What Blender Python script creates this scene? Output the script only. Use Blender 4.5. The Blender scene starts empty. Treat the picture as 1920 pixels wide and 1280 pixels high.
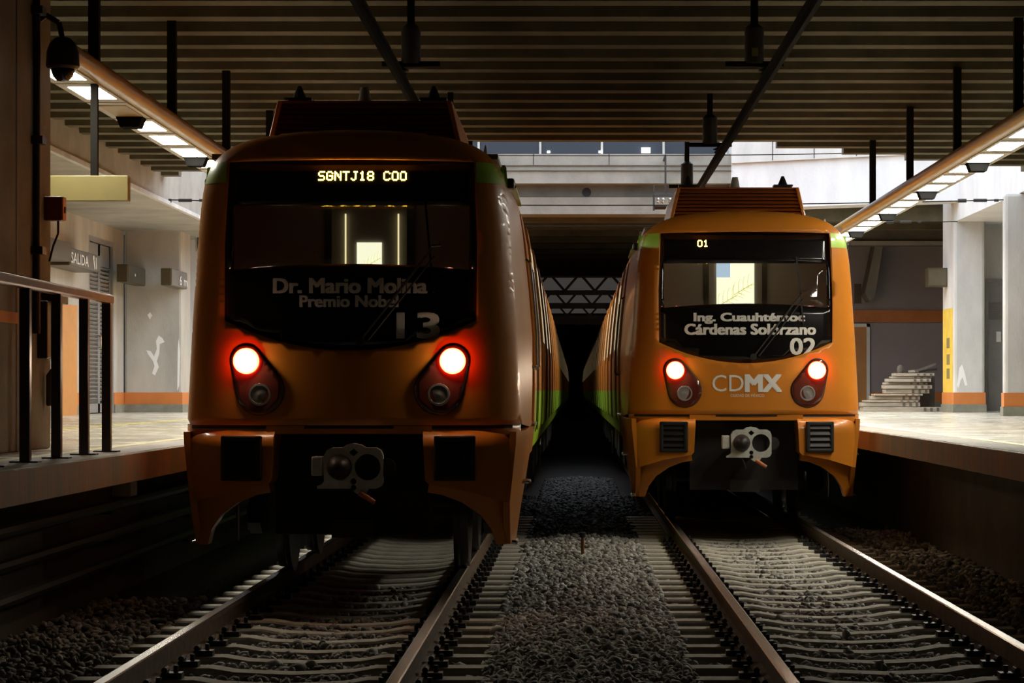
import bpy, bmesh, math, random
import numpy as np
from mathutils import Vector, Matrix
from mathutils.geometry import delaunay_2d_cdt

random.seed(7)
RNG = np.random.default_rng(7)
scene = bpy.context.scene
COL = scene.collection

# ------------------------------------------------------------------ camera, sky, exposure
cam_d = bpy.data.cameras.new('camera')
cam_d.sensor_width = 36.0
cam_d.lens = 4555.0 / 1920.0 * 36.0
cam_d.shift_x = -117.0 / 1920.0
cam_d.shift_y = 92.0 / 1920.0
cam_d.clip_start = 0.1
cam_d.clip_end = 600
cam = bpy.data.objects.new('camera', cam_d)
cam.location = (0, 0, 1.5)
cam.rotation_euler = (math.pi / 2, 0, 0)
COL.objects.link(cam)
scene.camera = cam

world = bpy.data.worlds.new('overcast_sky')
scene.world = world
world.use_nodes = True
bg = world.node_tree.nodes['Background']
bg.inputs[0].default_value = (0.78, 0.87, 1.0, 1)
bg.inputs[1].default_value = 3.8

scene.view_settings.view_transform = 'Standard'
scene.view_settings.look = 'None'
scene.view_settings.gamma = 1
scene.view_settings.use_curve_mapping = False
scene.view_settings.exposure = 0.0
LAMP = 68.0          # radiance of the fluorescent platform lamps
HEAD = 80.0          # radiance of the train head lamps

# ------------------------------------------------------------------ materials
MATS = {}

def srgb(r, g, b):
    f = lambda c: c / 12.92 if c <= .04045 else ((c + .055) / 1.055) ** 2.4
    return tuple(f(c / 255.0) for c in (r, g, b))

def new_mat(name):
    m = bpy.data.materials.new(name)
    m.use_nodes = True
    nt = m.node_tree
    b = nt.nodes['Principled BSDF']
    MATS[name] = m
    return m, nt, b

def mat(name, col, rough=.5, metal=0., var=.0, scale=6., bump=0., bscale=40., coat=0., spec=.5,
        var2=None, streak=None):
    """Principled with optional colour noise (var), second stain colour (var2) and fine relief."""
    m, nt, b = new_mat(name)
    b.inputs['Base Color'].default_value = (*col, 1)
    b.inputs['Roughness'].default_value = rough
    b.inputs['Metallic'].default_value = metal
    b.inputs['Specular IOR Level'].default_value = spec
    if coat:
        b.inputs['Coat Weight'].default_value = coat
        b.inputs['Coat Roughness'].default_value = .06
    if var or bump:
        tc = nt.nodes.new('ShaderNodeTexCoord')
        mp = nt.nodes.new('ShaderNodeMapping')
        if streak:
            mp.inputs['Scale'].default_value = streak
        nt.links.new(tc.outputs['Object'], mp.inputs['Vector'])
    if var:
        n = nt.nodes.new('ShaderNodeTexNoise')
        n.inputs['Scale'].default_value = scale
        n.inputs['Detail'].default_value = 6
        n.inputs['Roughness'].default_value = .62
        r = nt.nodes.new('ShaderNodeValToRGB')
        r.color_ramp.elements[0].position = .3
        r.color_ramp.elements[1].position = .72
        c2 = var2 if var2 else tuple(c * (1 - var) for c in col)
        r.color_ramp.elements[0].color = (*c2, 1)
        r.color_ramp.elements[1].color = (*[min(1, c * (1 + var * .3)) for c in col], 1)
        nt.links.new(mp.outputs[0], n.inputs['Vector'])
        nt.links.new(n.outputs['Fac'], r.inputs['Fac'])
        nt.links.new(r.outputs[0], b.inputs['Base Color'])
    if bump:
        n2 = nt.nodes.new('ShaderNodeTexNoise')
        n2.inputs['Scale'].default_value = bscale
        n2.inputs['Detail'].default_value = 5
        bm_ = nt.nodes.new('ShaderNodeBump')
        bm_.inputs['Strength'].default_value = bump
        bm_.inputs['Distance'].default_value = .02
        nt.links.new(mp.outputs[0], n2.inputs['Vector'])
        nt.links.new(n2.outputs['Fac'], bm_.inputs['Height'])
        nt.links.new(bm_.outputs[0], b.inputs['Normal'])
    return m

def emit(name, col, strength, base=(.8, .8, .8)):
    m, nt, b = new_mat(name)
    b.inputs['Base Color'].default_value = (*base, 1)
    b.inputs['Emission Color'].default_value = (*col, 1)
    b.inputs['Emission Strength'].default_value = strength
    return m

ORANGE = (.63, .212, .017)
mat('orange_paint', ORANGE, rough=.36, spec=.4, coat=.22, var=.12, scale=1.5)
mat('orange_side', ORANGE, rough=.6, spec=.2, var=.25, scale=.6)
mat('green_side', (.36, .60, .03), rough=.6, spec=.2, var=.2, scale=.6)
mat('orange_roof', (.42, .10, .012), rough=.45, var=.2, scale=3)
mat('green_paint', (.42, .70, .05), rough=.35, coat=.5, var=.15, scale=2)
mat('black_gloss', (.006, .005, .005), rough=.16, coat=.3)
mat('black_rubber', (.012, .011, .010), rough=.6)
mat('speaker_black', (.003, .003, .003), rough=.9, spec=.03)
mat('black_plastic', (.02, .018, .017), rough=.38)
mat('dark_metal', (.035, .03, .027), rough=.5, metal=.3, var=.4, scale=8)
mat('underframe_grime', (.022, .018, .014), rough=.7, var=.4, scale=5)
mat('wheel_steel', (.10, .09, .085), rough=.4, metal=.9)
mat('bright_steel', (.6, .58, .55), rough=.25, metal=1.)
mat('white_cast_metal', (.62, .62, .56), rough=.42, var=.25, scale=14)
mat('lettering_white', (.78, .76, .7), rough=.5)
mat('lens_dark_red', (.10, .022, .014), rough=.12, coat=.6)
mat('lens_clear', (.3, .26, .24), rough=.08, coat=1.)
mat('grey_interior', (.30, .27, .22), rough=.6)
mat('display_black', (.004, .004, .004), rough=.4)
mat('orange_handle', (.55, .16, .05), rough=.5)
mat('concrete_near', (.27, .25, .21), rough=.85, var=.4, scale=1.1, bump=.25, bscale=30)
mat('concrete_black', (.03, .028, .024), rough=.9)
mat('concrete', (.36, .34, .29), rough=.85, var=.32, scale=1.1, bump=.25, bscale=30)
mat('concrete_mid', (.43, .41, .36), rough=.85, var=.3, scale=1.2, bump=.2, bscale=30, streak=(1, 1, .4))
mat('concrete_daylit', (.68, .68, .67), rough=.85, var=.18, scale=1.3, bump=.2, bscale=30, streak=(1, 1, .35))  # paler copy of concrete_pale, daylight put into its colour
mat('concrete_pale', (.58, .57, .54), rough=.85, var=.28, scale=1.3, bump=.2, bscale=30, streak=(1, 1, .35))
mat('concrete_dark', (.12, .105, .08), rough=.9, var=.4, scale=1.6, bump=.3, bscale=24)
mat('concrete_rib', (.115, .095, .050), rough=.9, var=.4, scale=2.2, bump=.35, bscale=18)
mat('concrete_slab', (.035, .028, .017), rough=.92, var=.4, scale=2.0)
mat('plaster_mauve', (.33, .29, .30), rough=.9, var=.15, scale=1.)
mat('edge_paint', (.36, .12, .03), rough=.7, var=.8, scale=2.6, var2=(.19, .15, .085), streak=(1, 1, .25), bump=.3, bscale=14)
mat('dado_orange', (.52, .17, .035), rough=.6, var=.15, scale=4)
mat('skirting_grey', (.22, .22, .17), rough=.6, var=.35, scale=5)
mat('yellow_line', (.70, .62, .22), rough=.4, var=.35, scale=5)
mat('yellow_paint', (.72, .50, .07), rough=.55, var=.2, scale=4)
mat('sign_beige', (.21, .175, .06), rough=.55, var=.1, scale=4)
mat('sign_bronze', (.075, .052, .022), rough=.4, metal=.4)
mat('sign_steel', (.17, .145, .10), rough=.32, metal=.85, var=.3, scale=2.)
mat('door_grey', (.26, .255, .25), rough=.5, metal=.2, var=.2, scale=3)
mat('slat_grey', (.20, .185, .165), rough=.55, var=.2, scale=4)
mat('fixture_grey', (.50, .47, .40), rough=.5, var=.25, scale=3)
mat('fixture_ochre', (.34, .21, .03), rough=.4, coat=.1, var=.2, scale=2)
mat('pole_dark', (.010, .009, .007), rough=.85, spec=.12)
mat('rust_orange', (.22, .06, .015), rough=.4, coat=.3, var=.4, scale=9)
mat('railing_brown', (.045, .022, .014), rough=.3, coat=.4)
mat('alarm_red', (.14, .018, .010), rough=.5)
mat('alarm_lit_side', (.6, .22, .06), rough=.5)  # light on the box's side put into an orange colour
mat('sleeper_concrete', (.55, .52, .43), rough=.85, var=.3, scale=6, bump=.3, bscale=40)
mat('rail_web', (.17, .12, .08), rough=.7, metal=.3, var=.4, scale=9)
mat('rail_top', (.62, .58, .54), rough=.24, metal=1.)
mat('clip_black', (.02, .018, .016), rough=.6)
mat('timber', (.36, .32, .26), rough=.85, var=.45, scale=5, streak=(.4, 6, 6))
mat('timber_dark', (.10, .085, .07), rough=.9, var=.4, scale=6)
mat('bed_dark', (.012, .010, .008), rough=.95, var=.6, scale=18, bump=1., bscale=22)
mat('dark_glazing', (.02, .025, .035), rough=.35, spec=.3)
mat('paint_flake', (.74, .74, .72), rough=.7)
mat('paper_white', (.75, .75, .72), rough=.7)
mat('orange_board', (.50, .22, .05), rough=.5, var=.15, scale=3)
mat('green_sign', (.10, .45, .22), rough=.5)
emit('lamp_white', (1., .94, .80), LAMP)
emit('head_white', (1., .86, .62), HEAD)
emit('halo_ring_red', (1., .05, .02), 22.0, base=(.3, .02, .02))
emit('led_amber', (1., .66, .07), 15.0)
emit('carriage_dim', (1., .8, .42), .16, base=(.05, .045, .03))
emit('carriage_glow', (1., .86, .50), 1.3, base=(.05, .045, .03))
emit('small_lamp', (1., .97, .9), 6.0)

def floor_mat():
    m, nt, b = new_mat('terrazzo')
    tc = nt.nodes.new('ShaderNodeTexCoord')
    n = nt.nodes.new('ShaderNodeTexNoise'); n.inputs['Scale'].default_value = 1.6; n.inputs['Detail'].default_value = 8
    r = nt.nodes.new('ShaderNodeValToRGB')
    r.color_ramp.elements[0].position = .32; r.color_ramp.elements[0].color = (.42, .39, .30, 1)
    r.color_ramp.elements[1].position = .7; r.color_ramp.elements[1].color = (.64, .62, .53, 1)
    nt.links.new(tc.outputs['Object'], n.inputs['Vector'])
    nt.links.new(n.outputs['Fac'], r.inputs['Fac'])
    nt.links.new(r.outputs[0], b.inputs['Base Color'])
    r2 = nt.nodes.new('ShaderNodeMapRange')
    r2.inputs['To Min'].default_value = .16; r2.inputs['To Max'].default_value = .36
    nt.links.new(n.outputs['Fac'], r2.inputs['Value'])
    nt.links.new(r2.outputs[0], b.inputs['Roughness'])
    n2 = nt.nodes.new('ShaderNodeTexNoise'); n2.inputs['Scale'].default_value = 2.2
    bu = nt.nodes.new('ShaderNodeBump'); bu.inputs['Strength'].default_value = .05; bu.inputs['Distance'].default_value = .02
    nt.links.new(tc.outputs['Object'], n2.inputs['Vector'])
    nt.links.new(n2.outputs['Fac'], bu.inputs['Height'])
    nt.links.new(bu.outputs[0], b.inputs['Normal'])
floor_mat()

def glass_mat(name, tint, gloss=.08):
    m = bpy.data.materials.new(name); m.use_nodes = True; MATS[name] = m
    nt = m.node_tree; nt.nodes.clear()
    o = nt.nodes.new('ShaderNodeOutputMaterial')
    t = nt.nodes.new('ShaderNodeBsdfTransparent'); t.inputs[0].default_value = (*tint, 1)
    g = nt.nodes.new('ShaderNodeBsdfGlossy'); g.inputs['Roughness'].default_value = .04
    fr = nt.nodes.new('ShaderNodeFresnel'); fr.inputs[0].default_value = 1.45
    mx = nt.nodes.new('ShaderNodeMixShader')
    nt.links.new(fr.outputs[0], mx.inputs[0]); nt.links.new(t.outputs[0], mx.inputs[1]); nt.links.new(g.outputs[0], mx.inputs[2])
    nt.links.new(mx.outputs[0], o.inputs[0])
glass_mat('windscreen_glass', (.72, .72, .66))
def translucent_mat(name, col):
    m = bpy.data.materials.new(name); m.use_nodes = True; MATS[name] = m
    nt = m.node_tree; nt.nodes.clear()
    o = nt.nodes.new('ShaderNodeOutputMaterial'); t = nt.nodes.new('ShaderNodeBsdfTranslucent')
    t.inputs[0].default_value = (*col, 1); nt.links.new(t.outputs[0], o.inputs[0])
translucent_mat('dimmed_skylight', (.125, .112, .10))  # translucent sheet added to dim the sky behind the trusses

def stone_mat(name='ballast_stone', k=1.):
    m, nt, b = new_mat(name)
    g = nt.nodes.new('ShaderNodeNewGeometry')
    r = nt.nodes.new('ShaderNodeValToRGB')
    r.color_ramp.elements[0].color = (.13 * k, .125 * k, .11 * k, 1)
    r.color_ramp.elements[1].color = (.50 * k, .49 * k, .45 * k, 1)
    nt.links.new(g.outputs['Random Per Island'], r.inputs['Fac'])
    nt.links.new(r.outputs[0], b.inputs['Base Color'])
    b.inputs['Roughness'].default_value = .75
stone_mat()
stone_mat('dark_stone', .12)  # same stone colours scaled far darker, for the gap between the trains

emit('film_pale', (1., 1., .78), 1.35, base=(.8, .8, .5))
emit('film_leaf', (.62, .64, .16), .8, base=(.5, .5, .2))
emit('film_blue', (.55, .75, 1.), .9, base=(.4, .5, .7))
emit('cab_fill_glow', (1., .9, .65), 9.)  # glow of the added cab fill strip
emit('cab_fill_dim', (1., .9, .65), .7)

# ------------------------------------------------------------------ mesh helpers
def finish(name, me, mats, parent=None, smooth=False, bevel=0.):
    for mm in (mats if isinstance(mats, (list, tuple)) else [mats]):
        me.materials.append(MATS[mm])
    if smooth:
        me.polygons.foreach_set('use_smooth', [True] * len(me.polygons))
        if smooth != 'all':
            me.set_sharp_from_angle(angle=math.radians(38))
    o = bpy.data.objects.new(name, me)
    COL.objects.link(o)
    if parent is not None:
        o.parent = parent
    if bevel:
        bv = o.modifiers.new('bevel', 'BEVEL'); bv.width = bevel; bv.segments = 2; bv.limit_method = 'ANGLE'
    return o

class MB:
    def __init__(self):
        self.v = []; self.f = []; self.mi = []
    def add(self, vs, fs, mi=0):
        n = len(self.v)
        self.v += [tuple(p) for p in vs]
        self.f += [tuple(i + n for i in f) for f in fs]
        self.mi += [mi] * len(fs)
        return self
    def box(self, x0, x1, y0, y1, z0, z1, mi=0):
        vs = [(x0, y0, z0), (x1, y0, z0), (x1, y1, z0), (x0, y1, z0), (x0, y0, z1), (x1, y0, z1), (x1, y1, z1), (x0, y1, z1)]
        return self.add(vs, [(0, 3, 2, 1), (4, 5, 6, 7), (0, 1, 5, 4), (1, 2, 6, 5), (2, 3, 7, 6), (3, 0, 4, 7)], mi)
    def cyl(self, p0, p1, r0, r1=None, n=12, caps=True, mi=0):
        r1 = r0 if r1 is None else r1
        p0, p1 = Vector(p0), Vector(p1)
        d = (p1 - p0).normalized()
        a = d.orthogonal().normalized(); b = d.cross(a)
        vs = []
        for p, r in ((p0, r0), (p1, r1)):
            for k in range(n):
                t = 2 * math.pi * k / n
                vs.append(p + a * (r * math.cos(t)) + b * (r * math.sin(t)))
        fs = [(k, (k + 1) % n, n + (k + 1) % n, n + k) for k in range(n)]
        if caps:
            fs += [tuple(range(n - 1, -1, -1)), tuple(range(n, 2 * n))]
        return self.add(vs, fs, mi)
    def tube(self, pts, r, n=8, mi=0):
        for a, b in zip(pts[:-1], pts[1:]):
            self.cyl(a, b, r, n=n, mi=mi)
        return self
    def bar(self, p0, p1, w, h, up=(0, 0, 1), mi=0):
        p0, p1 = Vector(p0), Vector(p1)
        d = (p1 - p0).normalized(); s = d.cross(Vector(up)).normalized(); u = s.cross(d)
        vs = []
        for p in (p0, p1):
            for a, b in ((-1, -1), (1, -1), (1, 1), (-1, 1)):
                vs.append(p + s * (a * w / 2) + u * (b * h / 2))
        return self.add(vs, [(3, 2, 1, 0), (4, 5, 6, 7), (0, 1, 5, 4), (1, 2, 6, 5), (2, 3, 7, 6), (3, 0, 4, 7)], mi)
    def prism(self, poly, a0, a1, axis='y', mi=0):
        """poly: CCW outline in the two other axes; extruded from a0 to a1 along axis."""
        n = len(poly)
        def P(p, a):
            return {'y': (p[0], a, p[1]), 'x': (a, p[0], p[1]), 'z': (p[0], p[1], a)}[axis]
        vs = [P(p, a0) for p in poly] + [P(p, a1) for p in poly]
        fs = [tuple(range(n)), tuple(range(2 * n - 1, n - 1, -1))] + [(k, n + k, n + (k + 1) % n, (k + 1) % n) for k in range(n)]
        return self.add(vs, fs, mi)
    def lathe(self, prof, origin=(0, 0, 0), axis='z', n=20, mi=0):
        """prof: (radius, along) pairs."""
        vs = []; fs = []
        o = Vector(origin)
        for (r, h) in prof:
            for k in range(n):
                t = 2 * math.pi * k / n
                c, s = r * math.cos(t), r * math.sin(t)
                vs.append(o + Vector({'z': (c, s, h), 'y': (c, h, s), 'x': (h, c, s)}[axis]))
        for i in range(len(prof) - 1):
            for k in range(n):
                a, b = i * n + k, i * n + (k + 1) % n
                fs.append((a, b, b + n, a + n))
        fs.append(tuple(range(n - 1, -1, -1))); m0 = (len(prof) - 1) * n
        fs.append(tuple(range(m0, m0 + n)))
        return self.add(vs, fs, mi)
    def mesh(self, name):
        me = bpy.data.meshes.new(name)
        me.from_pydata(self.v, [], self.f)
        me.polygons.foreach_set('material_index', self.mi)
        bm = bmesh.new(); bm.from_mesh(me)
        bmesh.ops.recalc_face_normals(bm, faces=bm.faces)
        bm.to_mesh(me); bm.free()
        return me
    def build(self, name, mats, parent=None, smooth=False, bevel=0.):
        return finish(name, self.mesh(name), mats, parent, smooth, bevel)

def empty(name, loc=(0, 0, 0)):
    o = bpy.data.objects.new(name, None)
    o.empty_display_size = .2
    o.location = loc
    COL.objects.link(o)
    return o

def tag(o, label=None, cat=None, group=None, kind=None):
    if label: o['label'] = label
    if cat: o['category'] = cat
    if group: o['group'] = group
    if kind: o['kind'] = kind
    return o

def struct(o, label, cat):
    return tag(o, label, cat, kind='structure')

def copy_to(src, parent=None, loc=None, name=None):
    c = src.copy()
    COL.objects.link(c)
    if parent is not None: c.parent = parent
    if loc is not None: c.location = loc
    return c

def in_poly(p, poly):
    x, y = p; r = False; n = len(poly)
    for i in range(n):
        x1, y1 = poly[i]; x2, y2 = poly[i - 1]
        if (y1 > y) != (y2 > y) and x < (x2 - x1) * (y - y1) / (y2 - y1) + x1:
            r = not r
    return r

def resample(poly, step):
    out = []
    n = len(poly)
    for i in range(n):
        a, b = poly[i], poly[(i + 1) % n]
        L = math.hypot(b[0] - a[0], b[1] - a[1])
        k = max(1, int(round(L / step)))
        for j in range(k):
            out.append((a[0] + (b[0] - a[0]) * j / k, a[1] + (b[1] - a[1]) * j / k))
    return out

def patch(mb, outline, yf, holes=(), step=.06, th=.03, extra=(), mi=0):
    """Front panel: outline in (x, z), lifted onto y = yf(x, z), with side walls th deep."""
    out = resample(outline, step)
    hs = [resample(h, step) for h in holes]
    pts = list(out); edges = [(i, (i + 1) % len(out)) for i in range(len(out))]
    for h in hs:
        b = len(pts); pts += h; edges += [(b + i, b + (i + 1) % len(h)) for i in range(len(h))]
    bnd = np.array(pts)
    xs = [p[0] for p in out]; zs = [p[1] for p in out]
    cand = [(x, z) for x in np.arange(min(xs), max(xs), step) for z in np.arange(min(zs), max(zs), step)]
    for p in cand:
        if in_poly(p, out) and not any(in_poly(p, h) for h in hs) and np.min((bnd[:, 0] - p[0]) ** 2 + (bnd[:, 1] - p[1]) ** 2) > (.45 * step) ** 2:
            pts.append(p)
    for p in extra:
        if in_poly(p, out) and not any(in_poly(p, h) for h in hs) and np.min((bnd[:, 0] - p[0]) ** 2 + (bnd[:, 1] - p[1]) ** 2) > 1e-6:
            pts.append(p)
    vo, eo, fo, _, _, _ = delaunay_2d_cdt([Vector(p) for p in pts], edges, [], 0, 1e-5)
    P = [(v.x, v.y) for v in vo]
    tris = []
    for f in fo:
        c = (sum(P[i][0] for i in f) / 3, sum(P[i][1] for i in f) / 3)
        if in_poly(c, out) and not any(in_poly(c, h) for h in hs):
            tris.append(tuple(f))
    vs = [(x, yf(x, z), z) for x, z in P]
    ec = {}
    for f in tris:
        for i in range(3):
            a, b = f[i], f[(i + 1) % 3]
            k = (min(a, b), max(a, b)); ec.setdefault(k, []).append((a, b))
    bd = [e[0] for e in ec.values() if len(e) == 1]
    n = len(vs); mp = {}
    for a, b in bd:
        for i in (a, b):
            if i not in mp:
                mp[i] = len(vs); vs.append((vs[i][0], vs[i][1] + th, vs[i][2]))
    fs = tris + [(b, a, mp[a], mp[b]) for a, b in bd]
    mb.add(vs, fs, mi)
    return mb

def circle(cx, cz, r, n=24, a0=0.):
    return [(cx + r * math.cos(a0 + 2 * math.pi * k / n), cz + r * math.sin(a0 + 2 * math.pi * k / n)) for k in range(n)]

def text_mesh(body, box, yf, name, mat_name, parent, bold=0., gap=.004, mirror=False):
    """Lettering fitted to box (x0, x1, z0, z1) in the x-z plane, laid on y = yf(x, z) - gap."""
    cu = bpy.data.curves.new(name, 'FONT')
    cu.body = body; cu.size = 1.; cu.resolution_u = 3
    t = bpy.data.objects.new(name, cu); COL.objects.link(t)
    dg = bpy.context.evaluated_depsgraph_get()
    me = bpy.data.meshes.new_from_object(t.evaluated_get(dg))
    bpy.data.objects.remove(t)
    co = np.array([v.co[:] for v in me.vertices])
    lo, hi = co.min(0), co.max(0)
    x0, x1, z0, z1 = box
    mb = MB(); h = z1 - z0
    shifts = [(0, 0)] if not bold else [(bold * h * i, bold * h * j * .5) for i, j in ((-1, -1), (1, -1), (-1, 1), (1, 1), (0, 0), (-.5, 0), (.5, 0))]
    polys = [tuple(p.vertices) for p in me.polygons]
    for q, (sx_, sz_) in enumerate(shifts):
        vs = []
        for p in co:
            x = x0 + (x1 - x0) * (p[0] - lo[0]) / (hi[0] - lo[0]) + sx_; z = z0 + h * (p[1] - lo[1]) / (hi[1] - lo[1]) + sz_
            vs.append((x, yf(x, z) - gap - q * .0004, z))
        mb.add(vs, polys)
    me = bpy.data.meshes.new(name); me.from_pydata(mb.v, [], mb.f)
    return finish(name, me, mat_name, parent)

# ------------------------------------------------------------------ structure: ground and platforms
PZ = 1.04       # platform top
RAILX = .7525
TL, TR = -1.69, 1.88   # track centre lines
YL, YR = 18.2, 26.55   # noses of the two trains

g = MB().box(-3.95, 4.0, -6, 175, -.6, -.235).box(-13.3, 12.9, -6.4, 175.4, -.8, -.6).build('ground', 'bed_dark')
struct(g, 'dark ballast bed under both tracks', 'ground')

def platform(name, side, edge, label):
    s = side
    r = MB().box(min(edge * 1., s * 13), max(edge, s * 13), 6, 100, PZ - .21, PZ).build(name, 'terrazzo')
    struct(r, label, 'platform')
    xf = (edge - .012 * s, edge)
    MB().box(min(xf), max(xf), 6, 100, PZ - .205, PZ - .004).build('platform_edge_face', 'edge_paint', r)
    a, b = sorted((edge + s * .02, edge + s * .42))
    MB().box(a, b, 6, 100, PZ, PZ + .004).build('edge_strip', 'concrete_pale', r)
    a, b = sorted((edge + s * .43, edge + s * .55))
    MB().box(a, b, 6, 100, PZ, PZ + .005).build('safety_line', 'yellow_line', r)
    a, b = sorted((edge + s * .68, edge + s * 1.0))
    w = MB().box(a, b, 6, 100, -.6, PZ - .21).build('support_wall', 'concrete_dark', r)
    return r
PLF = platform('floor_left', -1, -3.25, 'polished platform floor on the left with worn orange edge')
PRF = platform('floor_right', 1, 3.30, 'polished platform floor on the right with worn orange edge')
MB().box(-6.2, -6.05, 21, 90, PZ, PZ + .005).build('safety_line', 'yellow_line', PLF)

# cable pipes along the pit wall under the left platform
for z in (.55, .32, .08):
    o = MB().cyl((-3.83, 6, z), (-3.83, 60, z), .045, n=8).build('cable_pipe', 'dark_metal', smooth=True)
    tag(o, {.55: 'uppermost cable pipe under the left platform edge', .32: 'middle cable pipe under the left platform edge',
            .08: 'lowest cable pipe under the left platform edge'}[z], 'pipe', 'cable pipes under the left platform')
    for y in range(8, 60, 4):
        MB().box(-3.93, -3.80, y, y + .05, z - .07, z - .045).build('pipe_bracket', 'dark_metal', o)
jb = MB().box(-3.93, -3.76, 20.6, 20.9, .60, .74).build('junction_box', 'fixture_grey', bevel=.01)
tag(jb, 'small grey junction box on the pit wall below the left platform', 'junction box')

# ------------------------------------------------------------------ structure: ceilings
HC = 5.30     # underside of the ribs
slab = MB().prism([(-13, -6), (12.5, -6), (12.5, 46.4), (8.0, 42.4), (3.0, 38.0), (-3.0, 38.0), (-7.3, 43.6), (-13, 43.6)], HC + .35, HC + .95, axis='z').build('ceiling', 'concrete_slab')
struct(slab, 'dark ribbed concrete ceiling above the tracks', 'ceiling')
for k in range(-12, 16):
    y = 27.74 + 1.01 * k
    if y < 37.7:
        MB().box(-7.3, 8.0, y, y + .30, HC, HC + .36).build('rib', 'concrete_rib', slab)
        continue
    x0 = 3.0 + (y + .3 - 38.0) * 1.136
    if y < 42.0:
        MB().box(x0, 8.0, y, y + .30, HC, HC + .36).build('rib', 'concrete_rib', slab)
    x0 = -3.0 - (y + .3 - 38.0) * .768
    if x0 > -7.2:
        MB().box(-7.3, x0, y, y + .30, HC, HC + .36).build('rib', 'concrete_rib', slab)

# second ceiling beyond the light well
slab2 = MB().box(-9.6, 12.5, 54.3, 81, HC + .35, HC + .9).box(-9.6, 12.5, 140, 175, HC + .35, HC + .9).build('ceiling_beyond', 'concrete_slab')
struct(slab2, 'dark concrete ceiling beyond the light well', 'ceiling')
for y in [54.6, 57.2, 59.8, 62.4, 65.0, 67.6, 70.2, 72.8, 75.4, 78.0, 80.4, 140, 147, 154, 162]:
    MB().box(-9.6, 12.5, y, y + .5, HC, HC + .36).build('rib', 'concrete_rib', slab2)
sky2 = MB().box(-9.6, 12.5, 81, 140, HC + .65, HC + .68).build('skylight_panel', 'dimmed_skylight')
struct(sky2, 'added skylight panels dimming the sky above the far roof trusses', 'skylight')
for n, y in enumerate((90., 105., 120.)):
    t = empty('roof_truss', (0, y, 5.04))
    MB().box(-9.6, 12.5, -.12, .12, 0, .17).build('bottom_chord', 'concrete_dark', t)
    MB().box(-9.6, 12.5, -.1, .1, .64, .78).build('top_chord', 'concrete_dark', t)
    for k in range(-9, 12):
        cx = .2 + k * 1.12
        for q in (-1, 1):
            MB().bar((cx + q * .1, 0, .68), (cx + q * .56, 0, .15), .09, .12, up=(0, 1, 0)).build('diagonal', 'concrete_dark', t)
    tag(t, ['nearest roof truss with slanting bars far behind the trains', 'middle roof truss with slanting bars far behind the trains',
            'farthest roof truss with slanting bars far behind the trains'][n], 'truss', 'far roof trusses')

# ------------------------------------------------------------------ structure: walls
def wall(name, mb, m, label, parent=None, bevel=0.):
    o = mb.build(name, m, parent, bevel=bevel)
    if parent is None:
        struct(o, label, 'wall')
    return o
wall('wall_back', MB().box(-13, 13, -6.4, -6, -.6, 9), 'concrete_black', 'dark wall closing the station behind the viewer')
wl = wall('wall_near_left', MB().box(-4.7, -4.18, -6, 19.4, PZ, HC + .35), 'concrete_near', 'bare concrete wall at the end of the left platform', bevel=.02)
MB().box(-4.183, -4.175, 6, 18.25, 2.0, 2.085).build('painted_stripe', 'dado_orange', wl)
MB().box(-4.182, -4.176, 18.18, 18.21, PZ, HC + .3).build('wall_joint', 'clip_black', wl)
wall('wall_outer_left', MB().box(-13.3, -13, -6, 54, -.6, 9.6), 'concrete', 'outer concrete wall behind the left platform')
wall('wall_outer_right', MB().box(12.5, 12.9, -6, 175, -.6, 9.6), 'concrete', 'outer concrete wall behind the right platform')
wall('wall_near_right', MB().box(5.6, 6.0, -6, 15, PZ, HC + .35), 'concrete', 'concrete wall at the near end of the right platform')

# left: platform back wall with a louvred door, edge beam and light-well wall
wb = wall('wall_left', MB().box(-10, -9.5, 19.4, 47.5, PZ, 4.9).box(-10, -9.5, 50.1, 51.2, PZ, 4.9).box(-10, -9.5, 47.5, 50.1, 4.55, 4.9), 'concrete_mid',
          'pale concrete back wall of the left platform beside a louvred door')
MB().box(-9.505, -9.488, 19.4, 47.5, PZ + .17, PZ + .42).box(-9.505, -9.488, 50.1, 51.2, PZ + .17, PZ + .42).build('dado_band', 'dado_orange', wb)
MB().box(-9.51, -9.47, 19.4, 47.5, PZ, PZ + .17).box(-9.51, -9.47, 50.1, 51.2, PZ, PZ + .17).build('baseboard', 'skirting_grey', wb)
eb = wall('trim_1', MB().box(-13, -7.3, 19.4, 54, 4.85, 5.1).box(-7.8, -7.3, 19.4, 54, 5.1, 9.6), 'concrete', 'concrete edge beam along the left of the ceiling')
MB().box(-7.34, -7.26, 19.4, 54, 4.83, 4.90).build('ledge', 'concrete_pale', eb)

pl1 = wall('trim_2', MB().box(-9.48, -8.28, 51.2, 52.4, PZ, 9.6), 'concrete_mid', 'broad concrete pillar beside the louvred door on the left', bevel=.05)
MB().box(-9.48, -8.26, 51.18, 52.42, PZ + .17, PZ + .42).build('dado_band', 'dado_orange', pl1)
MB().box(-9.48, -8.25, 51.16, 52.44, PZ, PZ + .17).build('baseboard', 'skirting_grey', pl1)
wfl = wall('wall_well_left', MB().box(-9.6, -5.0, 55.5, 56.0, PZ, 9.6), 'concrete_daylit', 'daylit pale wall beyond the left pillar')
MB().box(-9.6, -5.0, 55.47, 55.5, PZ + .17, PZ + .42).build('dado_band', 'dado_orange', wfl)
MB().box(-9.6, -5.0, 55.45, 55.5, PZ, PZ + .17).build('baseboard', 'skirting_grey', wfl)
wall('wall_far_left', MB().box(-10, -9.6, 52.4, 175, -.6, 9.6), 'concrete', 'side wall far behind the left train')
wall('wall_end', MB().box(-9.6, 12.5, 175, 175.4, -.6, 7), 'concrete_black', 'dark end wall beyond both trains')

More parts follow.
